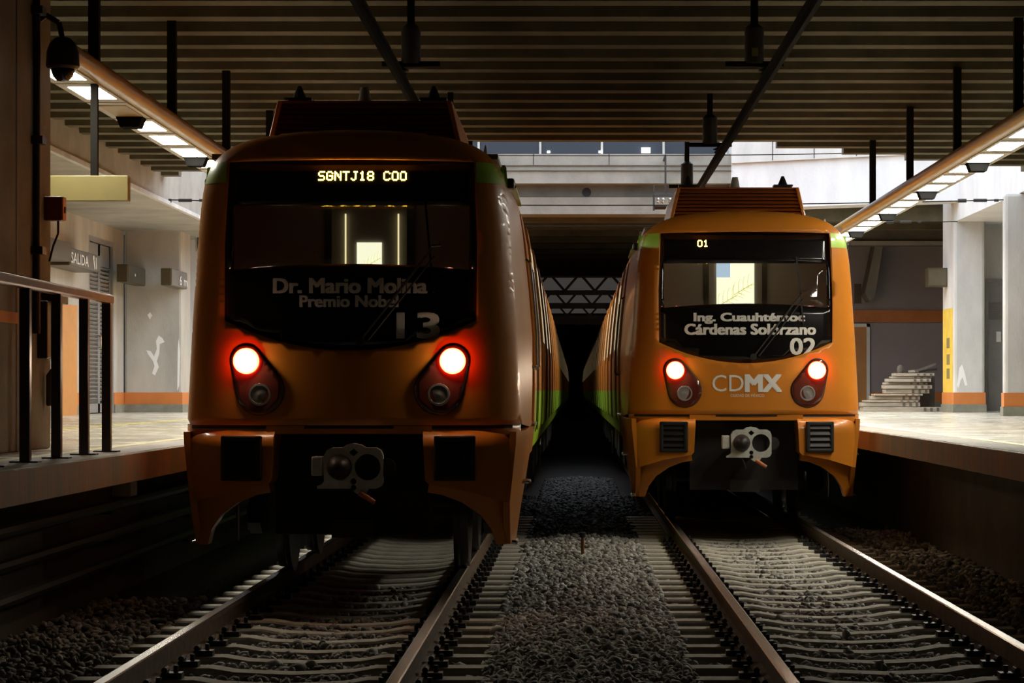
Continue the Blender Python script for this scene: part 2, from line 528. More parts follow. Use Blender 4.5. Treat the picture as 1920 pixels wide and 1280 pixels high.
# right: edge beam, columns, door wall
eb2 = wall('trim_3', MB().box(8.0, 8.5, 15, 51.6, 5.05, 9.6).box(8.5, 12.5, 42.3, 54.4, 5.05, 5.3), 'concrete_daylit', 'daylit concrete edge beam along the right of the light well')
def column(name, x0, x1, y0, y1, ztop, label):
    o = wall(name, MB().box(x0, x1, y0, y1, PZ, ztop), 'concrete_pale', label, bevel=.06)
    MB().box(x0 - .012, x1 + .012, y0 - .012, y1 + .012, PZ + .17, PZ + .42).build('dado_band', 'dado_orange', o)
    MB().box(x0 - .03, x1 + .03, y0 - .03, y1 + .03, PZ, PZ + .17).build('baseboard', 'skirting_grey', o)
    return o
c1 = column('trim_4', 7.97, 8.62, 51.0, 52.6, 9.6, 'pale concrete column with white flakes left of the grey door')
c2 = column('trim_5', 7.72, 9.6, 43.6, 43.85, 5.045, 'broad concrete column at the right edge of the picture')
wr = wall('wall_right', MB().box(8.62, 12.5, 52.0, 52.4, PZ + 2.85, 5.06).box(8.62, 8.72, 51.6, 52.4, PZ, PZ + 2.85).box(9.9, 12.5, 52.0, 52.4, PZ, PZ + 2.85), 'concrete_pale',
          'pale concrete wall around the grey double door')
MB().box(8.62, 8.725, 51.588, 51.6, PZ + .17, PZ + .42).build('dado_band', 'dado_orange', wr)
MB().box(8.62, 8.73, 51.575, 51.6, PZ, PZ + .17).build('baseboard', 'skirting_grey', wr)
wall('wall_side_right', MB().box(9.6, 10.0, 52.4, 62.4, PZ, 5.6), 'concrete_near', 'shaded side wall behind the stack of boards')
fw = wall('wall_far_right', MB().box(3.9, 10.0, 62, 62.4, -.6, 9.6), 'plaster_mauve', 'mauve grey wall at the far end of the right platform')
MB().box(3.9, 9.6, 61.9, 62.0, 3.24, 3.55).build('lintel_band', 'dado_orange', fw)
MB().box(3.9, 9.6, 61.97, 62.0, PZ + .17, PZ + .42).build('dado_band', 'dado_orange', fw)
MB().box(3.9, 9.6, 61.95, 62.0, PZ, PZ + .17).build('baseboard', 'skirting_grey', fw)
MB().box(7.14, 7.32, 61.96, 62.0, 3.72, 4.22).build('vent_opening', 'sign_bronze', fw)
tb = wall('trim_6', MB().box(4.2, 9.6, 58.6, 59.4, 5.02, 5.45), 'concrete_dark', 'dark concrete cross beam above the far right platform')
MB().box(4.2, 9.6, 58.5, 58.6, 5.0, 5.1).build('lip', 'concrete_near', tb)
wall('trim_7', MB().prism([(7.76, 5.2), (7.56, 5.2), (7.30, 3.95), (7.42, 3.75), (7.55, 3.9)], 61.0, 61.9, axis='y'), 'concrete_near', 'slanting concrete strut behind the right train')

# far side of the light well: stepped concrete
fb = wall('wall_well_far', MB().box(-5.0, 3.42, 53.0, 53.6, 6.02, 6.66), 'concrete_near', 'daylit concrete parapet across the far side of the light well')
for x in (-2.6, -.9, .75, 2.4):
    MB().box(x, x + .012, 52.992, 53.0, 6.42, 6.66).build('panel_joint', 'pole_dark', fb)
MB().box(-5.0, 3.42, 52.96, 53.0, 6.40, 6.415).build('string_course', 'concrete_dark', fb)
MB().box(-5.0, 3.42, 52.96, 53.0, 6.29, 6.305).build('string_course', 'concrete_dark', fb)
MB().box(-5.0, 3.42, 53.6, 54.3, 5.37, 6.05).build('recessed_beam', 'concrete_near', fb)
MB().prism([(53.3, 5.37), (53.6, 5.37), (53.6, 5.78), (53.3, 5.74)], -5.0, 3.42, axis='x').build('lower_lip', 'concrete_near', fb)
MB().lathe([(.1, -.03), (.1, .0)], (.27, 53.6, 5.87), axis='y', n=20).build('drain_hole', 'clip_black', fb)
pr = wall('wall_well_right', MB().prism([(3.42, 53.0), (3.42, 53.9), (8.0, 51.4), (8.0, 50.5)], 5.45, 6.45, axis='z'), 'concrete_daylit', 'bright daylit wall above the right train')
MB().prism([(3.42, 52.9), (3.42, 53.9), (8.0, 51.4), (8.0, 50.4)], 6.45, 6.92, axis='z').build('parapet', 'concrete_pale', pr)
for k in range(1, 5):
    x = 3.42 + k * .85; y = 52.9 - (x - 3.42) * .546
    MB().box(x, x + .015, y - .012, y + .02, 6.47, 6.92).build('panel_joint', 'pole_dark', pr)
gl = MB().box(-5.0, 3.42, 55.2, 55.3, 6.72, 9.6).build('window_1', 'dark_glazing')
struct(gl, 'dark mezzanine glazing above the concrete parapet', 'window')
for x in (-3.6, -2.2, -.8, .6, 2.0, 3.3):
    MB().box(x, x + .05, 55.15, 55.2, 6.72, 9.6).build('mullion', 'fixture_grey', gl)
for x, w in ((-.62, .07), (.55, .07), (1.52, .2)):
    MB().box(x, x + w, 55.1, 55.14, 6.89, 6.89 + w * .6).build('small_lamp', 'small_lamp', gl)

# ------------------------------------------------------------------ doors on the platforms
d1 = MB().box(-9.62, -9.50, 47.5, 50.1, 4.45, 4.55).box(-9.62, -9.50, 47.5, 47.62, PZ, 4.45).box(-9.62, -9.50, 49.98, 50.1, PZ, 4.45).box(-9.9, -9.75, 47.5, 50.1, PZ, 4.55).build('door_1', 'door_grey')
struct(d1, 'tall dark louvred double door in the left back wall', 'door')
slat_me = None
for leaf, (a, b) in enumerate(((47.64, 48.79), (48.81, 49.96))):
    lf = MB().box(-9.60, -9.55, a, a + .09, PZ + .02, 4.43).box(-9.60, -9.55, b - .09, b, PZ + .02, 4.43).box(-9.60, -9.55, a, b, PZ + .02, PZ + .2).box(-9.60, -9.55, a, b, 4.0, 4.43).build('door_leaf', 'door_grey', d1)
    for k in range(34):
        z = PZ + .25 + k * .08
        if slat_me is None:
            sl = MB().add([(-9.60, .0, 0), (-9.55, .0, .05), (-9.555, .0, .062), (-9.612, .0, .012), (-9.60, .97, 0), (-9.55, .97, .05), (-9.555, .97, .062), (-9.612, .97, .012)],
                          [(0, 1, 2, 3), (7, 6, 5, 4), (0, 4, 5, 1), (1, 5, 6, 2), (2, 6, 7, 3), (3, 7, 4, 0)]).build('slat', 'slat_grey', lf)
            slat_me = sl.data
        else:
            sl = bpy.data.objects.new('slat', slat_me); COL.objects.link(sl); sl.parent = lf
        sl.location = (0, a + .09, z)
    MB().tube([(-9.55, (48.72, 48.88)[leaf], 2.35), (-9.49, (48.72, 48.88)[leaf], 2.37), (-9.49, (48.72, 48.88)[leaf], 2.58), (-9.55, (48.72, 48.88)[leaf], 2.6)], .014).build('handle', 'bright_steel', lf)
MB().box(-9.55, -9.53, 49.2, 49.3, 2.78, 3.25).build('paper_notice', 'paper_white', d1)

d2 = MB().box(8.72, 8.79, 51.95, 52.05, PZ, PZ + 2.85).box(9.83, 9.9, 51.95, 52.05, PZ, PZ + 2.85).box(8.72, 9.9, 51.95, 52.05, PZ + 2.78, PZ + 2.85).build('door_2', 'door_grey')
struct(d2, 'grey metal double door with vents between the right columns', 'door')
for leaf, (a, b) in enumerate(((8.80, 9.30), (9.32, 9.82))):
    lf = MB().box(a, b, 51.97, 52.02, PZ + .02, PZ + 2.77).box(a + .05, b - .05, 51.955, 51.97, PZ + .15, PZ + .95).box(a + .05, b - .05, 51.955, 51.97, PZ + 1.05, PZ + 1.65).build('door_leaf', 'door_grey', d2)
    for k in range(9):
        z = PZ + 1.98 + k * .045
        MB().box(a + .07, a + .36, 51.945, 51.97, z, z + .02).build('vent_slat', 'slat_grey', lf)
    x = (9.255, 9.365)[leaf]
    MB().tube([(x, 51.97, PZ + 1.0), (x, 51.90, PZ + 1.02), (x, 51.90, PZ + 1.22), (x, 51.97, PZ + 1.24)], .016).build('handle', 'bright_steel', lf)
MB().box(9.36, 9.62, 51.94, 51.955, PZ + 1.45, PZ + 1.75).build('paper_notice', 'paper_white', d2)
MB().box(9.02, 9.12, 51.94, 51.955, PZ + 1.5, PZ + 1.72).build('paper_notice', 'paper_white', d2)
eb_ = MB().box(9.18, 9.7, 50.6, 50.66, PZ + 2.28, PZ + 2.62).box(9.40, 9.44, 50.62, 50.64, PZ + 2.62, 5.05).build('hanging_sign', 'paper_white')
tag(eb_, 'small white and green sign hanging before the grey door', 'sign')
MB().add([(9.32, 50.595, PZ + 2.36), (9.52, 50.595, PZ + 2.36), (9.42, 50.595, PZ + 2.58)], [(0, 1, 2)]).build('green_emblem', 'green_sign', eb_)

d3 = MB().box(7.44, 7.52, 61.84, 61.95, PZ, 3.2).box(6.5, 7.52, 61.84, 61.95, 3.12, 3.2).box(6.55, 7.44, 61.88, 61.94, PZ, 3.12, 1).build('door_3', ['paper_white', 'orange_board'])
struct(d3, 'white framed doorway at the far end of the right platform', 'door')

# white flakes of paint on the pillars
def flakes(parent, y, blobs):
    for pts in blobs:
        me = MB().prism(pts, y - .004, y, axis='y')
        me.build('paint_flake', 'paint_flake', parent)
flakes(c1, 51.0, [[(8.08, 1.98), (8.14, 2.05), (8.20, 1.85), (8.25, 1.62), (8.2, 1.6), (8.15, 1.78), (8.11, 1.72), (8.06, 1.55), (8.03, 1.62), (8.06, 1.8)],
                  [(8.02, 1.42), (8.06, 1.48), (8.05, 1.33), (8.02, 1.30)], [(8.07, 1.26), (8.12, 1.32), (8.16, 1.24), (8.1, 1.2)]])
flakes(pl1, 51.2, [[(-9.02, 2.35), (-8.93, 2.33), (-8.86, 2.22), (-8.8, 2.38), (-8.82, 2.55), (-8.76, 2.66), (-8.68, 2.6), (-8.64, 2.52), (-8.74, 2.48), (-8.75, 2.28), (-8.8, 2.12), (-8.76, 2.0), (-8.84, 1.82), (-8.9, 1.86), (-8.85, 2.02), (-8.88, 2.12), (-8.98, 2.26)],
                   [(-9.0, 3.1), (-8.94, 3.15), (-8.9, 3.08), (-8.95, 3.0)], [(-8.36, 2.4), (-8.34, 2.6), (-8.31, 2.3), (-8.33, 1.6), (-8.37, 1.5)]])

# ------------------------------------------------------------------ platform light fixtures
def light_run(side, xp, y0, y1, pole_ys, dark, label, gname):
    """Continuous suspended fixture: rounded ochre nose on the track side, flat underside with lamp panels."""
    s = side
    root = empty('platform_light_fixture', (0, y0, 0))
    L = y1 - y0
    zb = 1.5 + 2.64
    # xp: hanger line. nose centre at xp - .10, underside xp-.05 .. xp+.26
    prof = []
    cx, cz, r = xp - .06 * s, zb + .085, .085
    arc = [(cx - s * r * math.sin(a), cz - r * math.cos(a)) for a in np.linspace(.2, math.pi, 10)]
    MB().prism(arc + [(cx + s * .03, zb + .17), (cx + s * .03, zb + .012)], 0, L, axis='y').build('nose_rail', 'fixture_ochre', root, smooth=True)
    a, b = sorted((cx + s * .03, xp + s * .34))
    MB().prism([(a, zb), (b, zb), (b - (.0 if s < 0 else .1), zb + .15), (a + (.1 if s < 0 else 0.), zb + .15)], 0, L, axis='y').build('housing', 'fixture_grey', root)
    k = 0
    y = .3
    pan = None
    while y + .9 < L:
        if k not in dark:
            a, b = sorted((cx + s * .07, xp + s * .27))
            if pan is None:
                pan = MB().box(a, b, 0, .86, zb - .002, zb + .004).build('lamp_panel', 'lamp_white', root); p = pan
            else:
                p = copy_to(pan, root)
            p.location = (0, y, 0)
        else:
            a, b = sorted((cx + s * .07, xp + s * .27))
            MB().box(a, b, 0, .86, zb - .006, zb + .002).build('dead_lamp_panel', 'fixture_ochre', root).location = (0, y, 0)
        a, b = sorted((cx + s * .03, xp + s * .34))
        MB().box(a, b, y + 1.1, y + 1.115, zb - .003, zb + .01).build('housing_joint', 'pole_dark', root)
        if k % 3 == 2:
            MB().prism([(xp + s * .02, zb), (xp + s * .28, zb), (xp + s * .24, zb - .10), (xp + s * .06, zb - .10)], y + .9, y + 1.12, axis='y').build('loudspeaker', 'speaker_black', root)
        y += 1.35; k += 1
    for py in pole_ys:
        MB().box(xp - .045, xp + .045, py - .045 - y0, py + .045 - y0, zb + .14, HC + .02).build('hanger_pole', 'pole_dark', root)
    tag(root, label, 'light fixture', gname)
    return root
light_run(-1, -4.14, 19.5, 56, [20.95, 25.0, 28.9, 33.0, 37.0, 54.9], {2}, 'suspended row of bright ceiling lamps above the left platform', 'suspended platform lights')
light_run(1, 4.53, 20.15, 56, [24.8, 28.75, 32.8, 36.9, 54.9], set(), 'suspended row of bright ceiling lamps above the right platform', 'suspended platform lights')

# ------------------------------------------------------------------ signs
sg = MB().box(-5.1, -3.84, 20.9, 21.02, 3.13, 3.35).build('hanging_sign', 'sign_beige', bevel=.008)
tag(sg, 'blank yellowish sign board hanging above the left platform', 'sign')
MB().box(-4.17, -4.11, 20.93, 20.99, 3.35, 4.138).build('sign_hanger', 'pole_dark', sg)

def wall_sign(x0, x1, y0, y1, z0, z1, label, txt=None, face='sign_steel'):
    o = MB().box(x0, x1, y0, y1, z0, z1).build('wall_sign', 'sign_bronze', bevel=.012)
    tag(o, label, 'sign')
    MB().box(x1 - .002, x1 + .012, y0 + .02, y1 - .02, z0 + .015, z1 - .015).build('sign_face', face, o)
    if txt:
        for body, ya, yb, za, zb in txt:
            t = text_mesh(body, (0, yb - ya, za, zb), lambda x, z: 0, 'lettering', 'lettering_white', o, bold=.02)
            t.rotation_euler = (0, 0, math.radians(90)); t.location = (x1 + .016, ya, 0)
    return o
wall_sign(-9.5, -9.02, 43.4, 46.2, 3.74, 4.06, 'steel exit sign on brackets over the left platform', [('SALIDA', 43.45, 45.0, 3.79, 3.98)])
wall_sign(-9.5, -8.95, 41.3, 43.2, 3.79, 4.12, 'plain bronze sign box nearest the railing on the left wall', face='sign_bronze')
s3 = wall_sign(-9.27, -9.05, 49.2, 51.2, 3.70, 4.06, 'small bronze sign box on the left pillar', face='sign_steel')
MB().box(-9.036, -9.03, 49.95, 50.0, 3.85, 3.9).build('rivet', 'paper_white', s3)
wall_sign(-8.41, -8.20, 49.4, 51.4, 3.64, 3.99, 'bronze sign box with white lettering right of the left pillar', [('6 m', 50.35, 51.3, 3.69, 3.88)])
# exit pictogram
pe = bpy.data.objects['wall_sign']
MB().lathe([(.05, 0), (.05, .006)], (-9.005, 45.5, 3.98), axis='x', n=12).build('pictogram_head', 'lettering_white', pe)
MB().bar((-9.0, 45.5, 3.93), (-9.0, 45.6, 3.78), .05, .01, up=(1, 0, 0)).bar((-9.0, 45.7, 4.0), (-9.0, 45.72, 3.78), .035, .01, up=(1, 0, 0)).build('pictogram_body', 'lettering_white', pe)

yb = MB().box(7.955, 7.97, 51.15, 52.45, PZ + .42, PZ + 2.2).build('yellow_panel', 'yellow_paint')
tag(yb, 'tall yellow panel on the side of the pale right column', 'panel')
for z in (1.75, 2.05, 2.4):
    MB().box(7.95, 7.955, 51.5, 51.9, z, z + .22).build('printed_notice', 'sign_beige', yb)
MB().box(7.55, 7.97, 51.9, 52.3, 3.72, 4.12).build('x', 'sign_bronze').name = 'wall_sign'
ws = [o for o in bpy.data.objects if o.name.startswith('wall_sign') and 'label' not in o][0]
tag(ws, 'bronze sign box jutting from the pale right column above the yellow panel', 'sign')
MB().box(7.57, 7.95, 51.892, 51.9, 3.75, 4.09).build('sign_face', 'sign_steel', ws)

ob = MB().prism([(-9.42, 44.2), (-9.40, 44.2), (-9.28, 45.35), (-9.30, 45.35)], PZ, PZ + 2.05, axis='z').build('orange_board', 'orange_board')
tag(ob, 'tall orange board standing against the left back wall', 'board')

tv = MB().box(-8.3, -7.85, 53.2, 53.5, 4.55, 5.25).box(-8.1, -8.02, 53.5, 55.5, 4.85, 4.95).build('wall_lamp_box', 'fixture_grey')
tag(tv, 'grey framed box mounted on the daylit wall left of the train', 'box')
MB().box(-8.25, -7.9, 53.17, 53.2, 4.6, 5.2).build('dark_pane', 'dark_glazing', tv)

# ------------------------------------------------------------------ near left: railing, camera, alarm box
rl = empty('platform_railing', (-3.48, 15.4, PZ))
MB().bar((0, -3.0, 1.14), (0, 2.78, 1.14), .075, .07).build('handrail', 'rust_orange', rl, bevel=.015)
for y in (-2.6, -1.75, -.9, 0, .93, 1.85, 2.68):
    MB().box(-.033, .033, y - .033, y + .033, 0, 1.11).build('post', 'railing_brown', rl, bevel=.006)
    MB().box(-.09, .09, y - .06, y + .06, 0, .014).build('foot_plate', 'dark_metal', rl)
tag(rl, 'orange topped railing with dark posts on the left platform end', 'railing')

cc = empty('dome_camera', (-3.98, 18.9, 4.0))
MB().lathe([(.06, .24), (.10, .20), (.125, .13), (.13, .02), (.115, .0)], n=24).build('housing', 'black_plastic', cc, smooth=True)
MB().lathe([(.001, -.10), (.045, -.092), (.075, -.06), (.09, -.02), (.092, .0)], n=24).build('dome', 'black_gloss', cc, smooth='all')
MB().tube([(0, 0, .22), (-.03, 0, .36), (-.13, 0, .42), (-.205, 0, .36)], .022).build('bracket', 'black_plastic', cc, smooth=True)
tag(cc, 'black dome security camera on the left concrete wall', 'camera')

ab = empty('alarm_box', (-4.1, 19.2, 2.84))
MB().box(-.08, .06, -.06, .06, 0, .19).build('casing', 'alarm_red', ab, bevel=.008)
MB().box(.06, .072, -.06, .06, .005, .185).build('lit_side', 'alarm_lit_side', ab)  # thin plate carrying the painted lit tone of the casing
MB().box(.072, .082, -.02, .02, .06, .11).build('latch', 'black_plastic', ab)
MB().tube([(.02, 0, 0), (.02, 0, -.1), (-.02, 0, -.2), (-.05, 0, -.32)], .009).build('cable', 'black_rubber', ab)
tag(ab, 'small red box with lit side painted orange on the left wall corner', 'box')

cd = MB().cyl((-4.15, 18.75, PZ + .9), (-4.15, 18.75, HC), .028, n=10).build('conduit_pipe', 'dark_metal', smooth=True)
tag(cd, 'dark vertical conduit pipe on the left concrete wall', 'pipe')
for z in (2.55, 3.4, 4.4):
    MB().box(-4.18, -4.09, 18.68, 18.82, z, z + .06).build('pipe_clamp', 'black_plastic', cd)
jb2 = MB().box(-4.18, -4.02, 19.05, 19.3, 2.18, 2.3).box(-4.18, -4.1, 18.9, 19.3, 1.75, 2.2).build('wall_box', 'black_plastic', bevel=.01)
tag(jb2, 'black equipment box behind the railing on the left wall', 'box')
ex = MB().lathe([(.05, 0), (.055, .02), (.055, .24), (.02, .29)], (-4.11, 19.15, 1.38), n=14).build('hanging_cylinder', 'timber_dark', smooth=True)
tag(ex, 'brown cylinder hanging on the left wall behind the railing', 'cylinder')

# ------------------------------------------------------------------ stack of boards on the right platform
layers = [(6.3, 8.0, .11, 0.), (6.28, 7.55, .10, .05), (6.35, 7.5, .05, .0), (6.5, 7.55, .09, .1), (6.55, 7.6, .05, .0), (6.8, 7.75, .10, .05),
          (6.78, 7.8, .09, .0), (6.8, 7.72, .06, .1), (6.85, 7.78, .08, .0), (6.95, 7.8, .05, .05), (7.0, 7.85, .07, .0)]
ordn = ['bottom', 'second', 'third', 'fourth', 'fifth', 'sixth', 'seventh', 'eighth', 'ninth', 'tenth', 'top']
z = PZ
for i, (a, b, h, dy) in enumerate(layers):
    sl = (random.random() - .5) * .05
    o = MB().prism([(a, 53.0 + dy), (b, 53.0 + dy + sl), (b + .02, 53.55), (a - .02, 53.5)], z, z + h - .012, axis='z').build('stacked_board', 'timber', bevel=.006)
    nm = 'bottom board' if i == 0 else ('top board' if i == 10 else ordn[i] + ' board from the floor')
    tag(o, 'weathered pale board, ' + nm + ' in the right platform stack', 'board', 'stacked boards on the right platform')
    for q in range(3):
        xx = b - .05 - q * .14
        MB().box(xx - .05, xx, 52.985 + dy + sl - .004, 52.99 + dy + sl + .004, z + .012, z + h - .022).build('end_slot', 'timber_dark', o)
    z += h
ZT = z
crate = MB().box(7.62, 8.02 - .06, 52.75, 53.0, PZ, PZ + .85).build('dark_crate', 'timber_dark')
crate.location.y = .9
tag(crate, 'dark crate behind the board stack beside the yellow panel', 'crate')
for i, (a, b, c, w) in enumerate(((7.45, 7.9, .16, .06), (7.55, 7.95, .05, .10), (7.35, 7.75, .03, .05))):
    o = MB().bar((a, 53.12 + i * .17, ZT + .03), (b, 53.12 + i * .17, ZT + .03 + c), w, .05).build('scrap_piece', ['timber_dark', 'dark_metal', 'timber'][i])
    tag(o, ['dark scrap bar slanting up on the board stack', 'wide dark metal scrap lying on the board stack', 'pale scrap batten lying on the board stack'][i], 'scrap', 'scrap on the board stack')
bg_ = MB().lathe([(.07, 0), (.075, .04), (.065, .13), (.03, .17), (.01, .175)], (7.15, 53.3, ZT), n=14).build('dark_bucket', 'timber_dark', smooth=True)
tag(bg_, 'dark upturned bucket on top of the board stack', 'bucket')

# ------------------------------------------------------------------ tracks
RAIL = [(-.07, -.16), (.07, -.16), (.07, -.148), (.012, -.13), (.010, -.045), (.036, -.034), (.036, -.006), (.028, 0), (-.028, 0), (-.036, -.006), (-.036, -.034), (-.010, -.045), (-.012, -.13), (-.07, -.148)]
SL_Y = [12.27 + .6 * k for k in range(-3, 34)]
def sleeper_mesh():
    sec = [(-1.2, -.165), (-.95, -.165), (-.5, -.165), (-.35, -.19), (0, -.205), (.35, -.19), (.5, -.165), (.95, -.165), (1.2, -.165)]
    mb = MB()
    rings = []
    for x, zt in sec:
        rings.append([(x, -.14, -.36), (x, -.105, zt - .015), (x, -.09, zt), (x, .09, zt), (x, .105, zt - .015), (x, .14, -.36)])
    vs = [p for r in rings for p in r]; fs = []
    n = 6
    for i in range(len(rings) - 1):
        for k in range(n):
            fs.append((i * n + k, i * n + (k + 1) % n, (i + 1) * n + (k + 1) % n, (i + 1) * n + k))
    fs += [tuple(range(n)), tuple(range(len(vs) - n, len(vs)))]
    mb.add(vs, fs)
    return mb.mesh('sleeper')
SLM = sleeper_mesh(); SLM.materials.append(MATS['sleeper_concrete'])
CLM = MB().box(-.06, .06, -.05, .05, -.168, -.13).cyl((-.04, -.05, -.115), (-.04, .05, -.115), .018, n=8).cyl((.02, 0, -.14), (.02, 0, -.09), .014, n=8).mesh('rail_clip'); CLM.materials.append(MATS['clip_black'])
def track(cx, label):
    t = empty('railway_track', (cx, 0, 0))
    for s in (-1, 1):
        mb = MB()
        prof = [(x + s * RAILX, z) for x, z in RAIL]
        mb.prism(prof, -4, 172, axis='y')
        me = mb.mesh('rail')
        r = finish('rail', me, ['rail_web', 'rail_top'], t)
        for p in me.polygons:
            if p.center.z > -.004 and abs(p.normal.z) > .6: p.material_index = 1
    for y in SL_Y:
        s_ = bpy.data.objects.new('sleeper', SLM); COL.objects.link(s_); s_.parent = t; s_.location = (0, y, 0)
        s_.rotation_euler = (0, 0, (random.random() - .5) * .012)
        if y < 27:
            for s in (-1, 1):
                for q in (-1, 1):
                    c = bpy.data.objects.new('rail_clip', CLM); COL.objects.link(c); c.parent = s_
                    c.location = (s * RAILX + q * .115, 0, 0); c.rotation_euler = (0, 0, 0 if q > 0 else math.pi)
    tag(t, label, 'railway track', 'railway tracks')
    return t
track(TL, 'left hand railway track running beneath the dim train')
track(TR, 'right hand railway track with brightly lit sleepers before the bright train')

# ballast: loose stones, far too many to count
def ico():
    bm = bmesh.new(); bmesh.ops.create_icosphere(bm, subdivisions=1, radius=1.)
    v = np.array([x.co[:] for x in bm.verts]); f = np.array([[q.index for q in x.verts] for x in bm.faces]); bm.free()
    return v, f
IV, IF = ico()
def scatter(zones, name, label, m='ballast_stone'):
    VV, FF, off = [], [], 0
    for (x0, x1, y0, y1, dens, zc, skip) in zones:
        n = int((x1 - x0) * (y1 - y0) * dens)
        for _ in range(n):
            x = RNG.uniform(x0, x1); y = RNG.uniform(y0, y1)
            if skip:
                ph = ((y - SL_Y[0] + .3) % .6) - .3
                if abs(ph) < .15 and RNG.uniform() > .05: continue
            s = RNG.uniform(.016, .036) * (1.25 if RNG.uniform() > .85 else 1)
            v = IV * RNG.uniform(.62, 1.25, (12, 1)) * np.array([s * RNG.uniform(.9, 1.6), s * RNG.uniform(.8, 1.3), s * RNG.uniform(.6, 1.)])
            a, b = RNG.uniform(0, 6.28, 2)
            ca, sa, cb, sb = math.cos(a), math.sin(a), math.cos(b), math.sin(b)
            R = np.array([[ca, -sa, 0], [sa, ca, 0], [0, 0, 1]]) @ np.array([[1, 0, 0], [0, cb, -sb], [0, sb, cb]])
            zz = zc(x, y) + RNG.uniform(-.012, .022)
            VV.append(v @ R.T + np.array([x, y, zz])); FF.append(IF + off); off += 12
    V = np.concatenate(VV); F = np.concatenate(FF)
    me = bpy.data.meshes.new(name)
    me.vertices.add(len(V)); me.vertices.foreach_set('co', V.ravel())
    me.loops.add(len(F) * 3); me.loops.foreach_set('vertex_index', F.ravel().astype(np.int32))
    me.polygons.add(len(F)); me.polygons.foreach_set('loop_start', np.arange(0, len(F) * 3, 3, dtype=np.int32))
    me.update(calc_edges=True); me.validate()
    o = finish(name, me, m)
    tag(o, label, 'ballast', kind='stuff')
    return o
mid = lambda x, y: -.20 + .05 * math.exp(-((x - .1) / .45) ** 2)
flat = lambda x, y: -.225
scatter([(-.55, .72, 12.6, 22, 700, mid, False), (-.55, .72, 22, 27.4, 480, mid, False),
         (1.2, 2.56, 12.6, 27.5, 300, flat, True), (-2.37, -1.02, 12.6, 21, 300, flat, True),
         (.70, 1.1, 12.6, 27, 320, lambda x, y: -.235, True), (-.9, -.5, 12.6, 24, 320, lambda x, y: -.235, True),
         (2.68, 3.1, 12.6, 27, 260, lambda x, y: -.235, True), (3.05, 3.95, 12.6, 30, 260, flat, False), (-3.9, -2.85, 12.6, 20, 260, flat, False)],
        'ballast_stones', 'loose grey ballast stones between and beside the tracks')

scatter([(-.55, .72, 27.3, 46, 330, mid, False), (-.9, -.5, 24, 40, 200, lambda x, y: -.235, True), (.70, 1.1, 27, 40, 200, lambda x, y: -.235, True)], 'dark_ballast_stones', 'dark ballast stones in the gap between the two trains', 'dark_stone')

mk = empty('marker_stake', (.08, 24.0, -.16))
MB().cyl((0, 0, -.06), (0, 0, .21), .016, n=8).build('stake', 'rust_orange', mk)
MB().cyl((0, 0, .21), (0, 0, .26), .03, .034, n=10).build('cap', 'black_rubber', mk)
tag(mk, 'small orange marker stake with black cap between the tracks', 'stake')
lf_ = MB().add([(3.25, 17.9, -.17), (3.285, 17.92, -.16), (3.295, 17.95, -.10), (3.26, 17.93, -.12)], [(0, 1, 2, 3)]).prism([(3.25, -.17), (3.28, -.16), (3.275, -.12)], 17.95, 17.96).build('paper_scrap', 'paper_white')
tag(lf_, 'small pale scrap of litter on the dark ballast at right', 'litter')

# ------------------------------------------------------------------ overhead conductor rails
def conductor(cx, px, ys, label):
    h = 1.5 + 2.98
    root = empty('overhead_conductor', (cx, 0, 0))
    MB().prism([(-.045, h + .055), (.045, h + .055), (.045, h + .035), (.012, h + .03), (.02, h - .05), (-.02, h - .05), (-.012, h + .03), (-.045, h + .035)], -4, 172, axis='y').build('conductor_bar', 'pole_dark', root)
    for y in ys:
        d = px - cx
        p = MB().box(d - .035, d + .035, y - .035, y + .035, h + .45, HC + .35).build('drop_post', 'pole_dark', root)
        MB().lathe([(.05, h + .56), (.095, h + .52), (.095, h + .20), (.085, h + .18)], (d, y, 0), n=16).build('post_sleeve', 'dark_metal', p, smooth=True)
        MB().box(d - .28, d + .28, y - .04, y + .04, h + .15, h + .20).build('cross_bar', 'pole_dark', p)
        MB().lathe([(.02, h + .15), (.02, h + .14), (.07, h + .12), (.07, h + .11), (.03, h + .1), (.055, h + .085), (.055, h + .075), (.02, h + .05)], (0, y, 0), n=14).build('insulator', 'black_rubber', p)
    tag(root, label, 'overhead conductor', 'overhead conductor rails')
    return root
conductor(-1.67, -1.58, (15.6, 23.5, 31.0), 'dark overhead conductor rail hung above the left track')
cr = conductor(1.85, 1.74, (15.6, 23.5, 31.2, 37.55), 'dark overhead conductor rail hung above the right track')
MB().box(-.14, -.08, 23.40, 23.405, 4.72, 4.80).build('number_plate', 'sign_beige', cr)

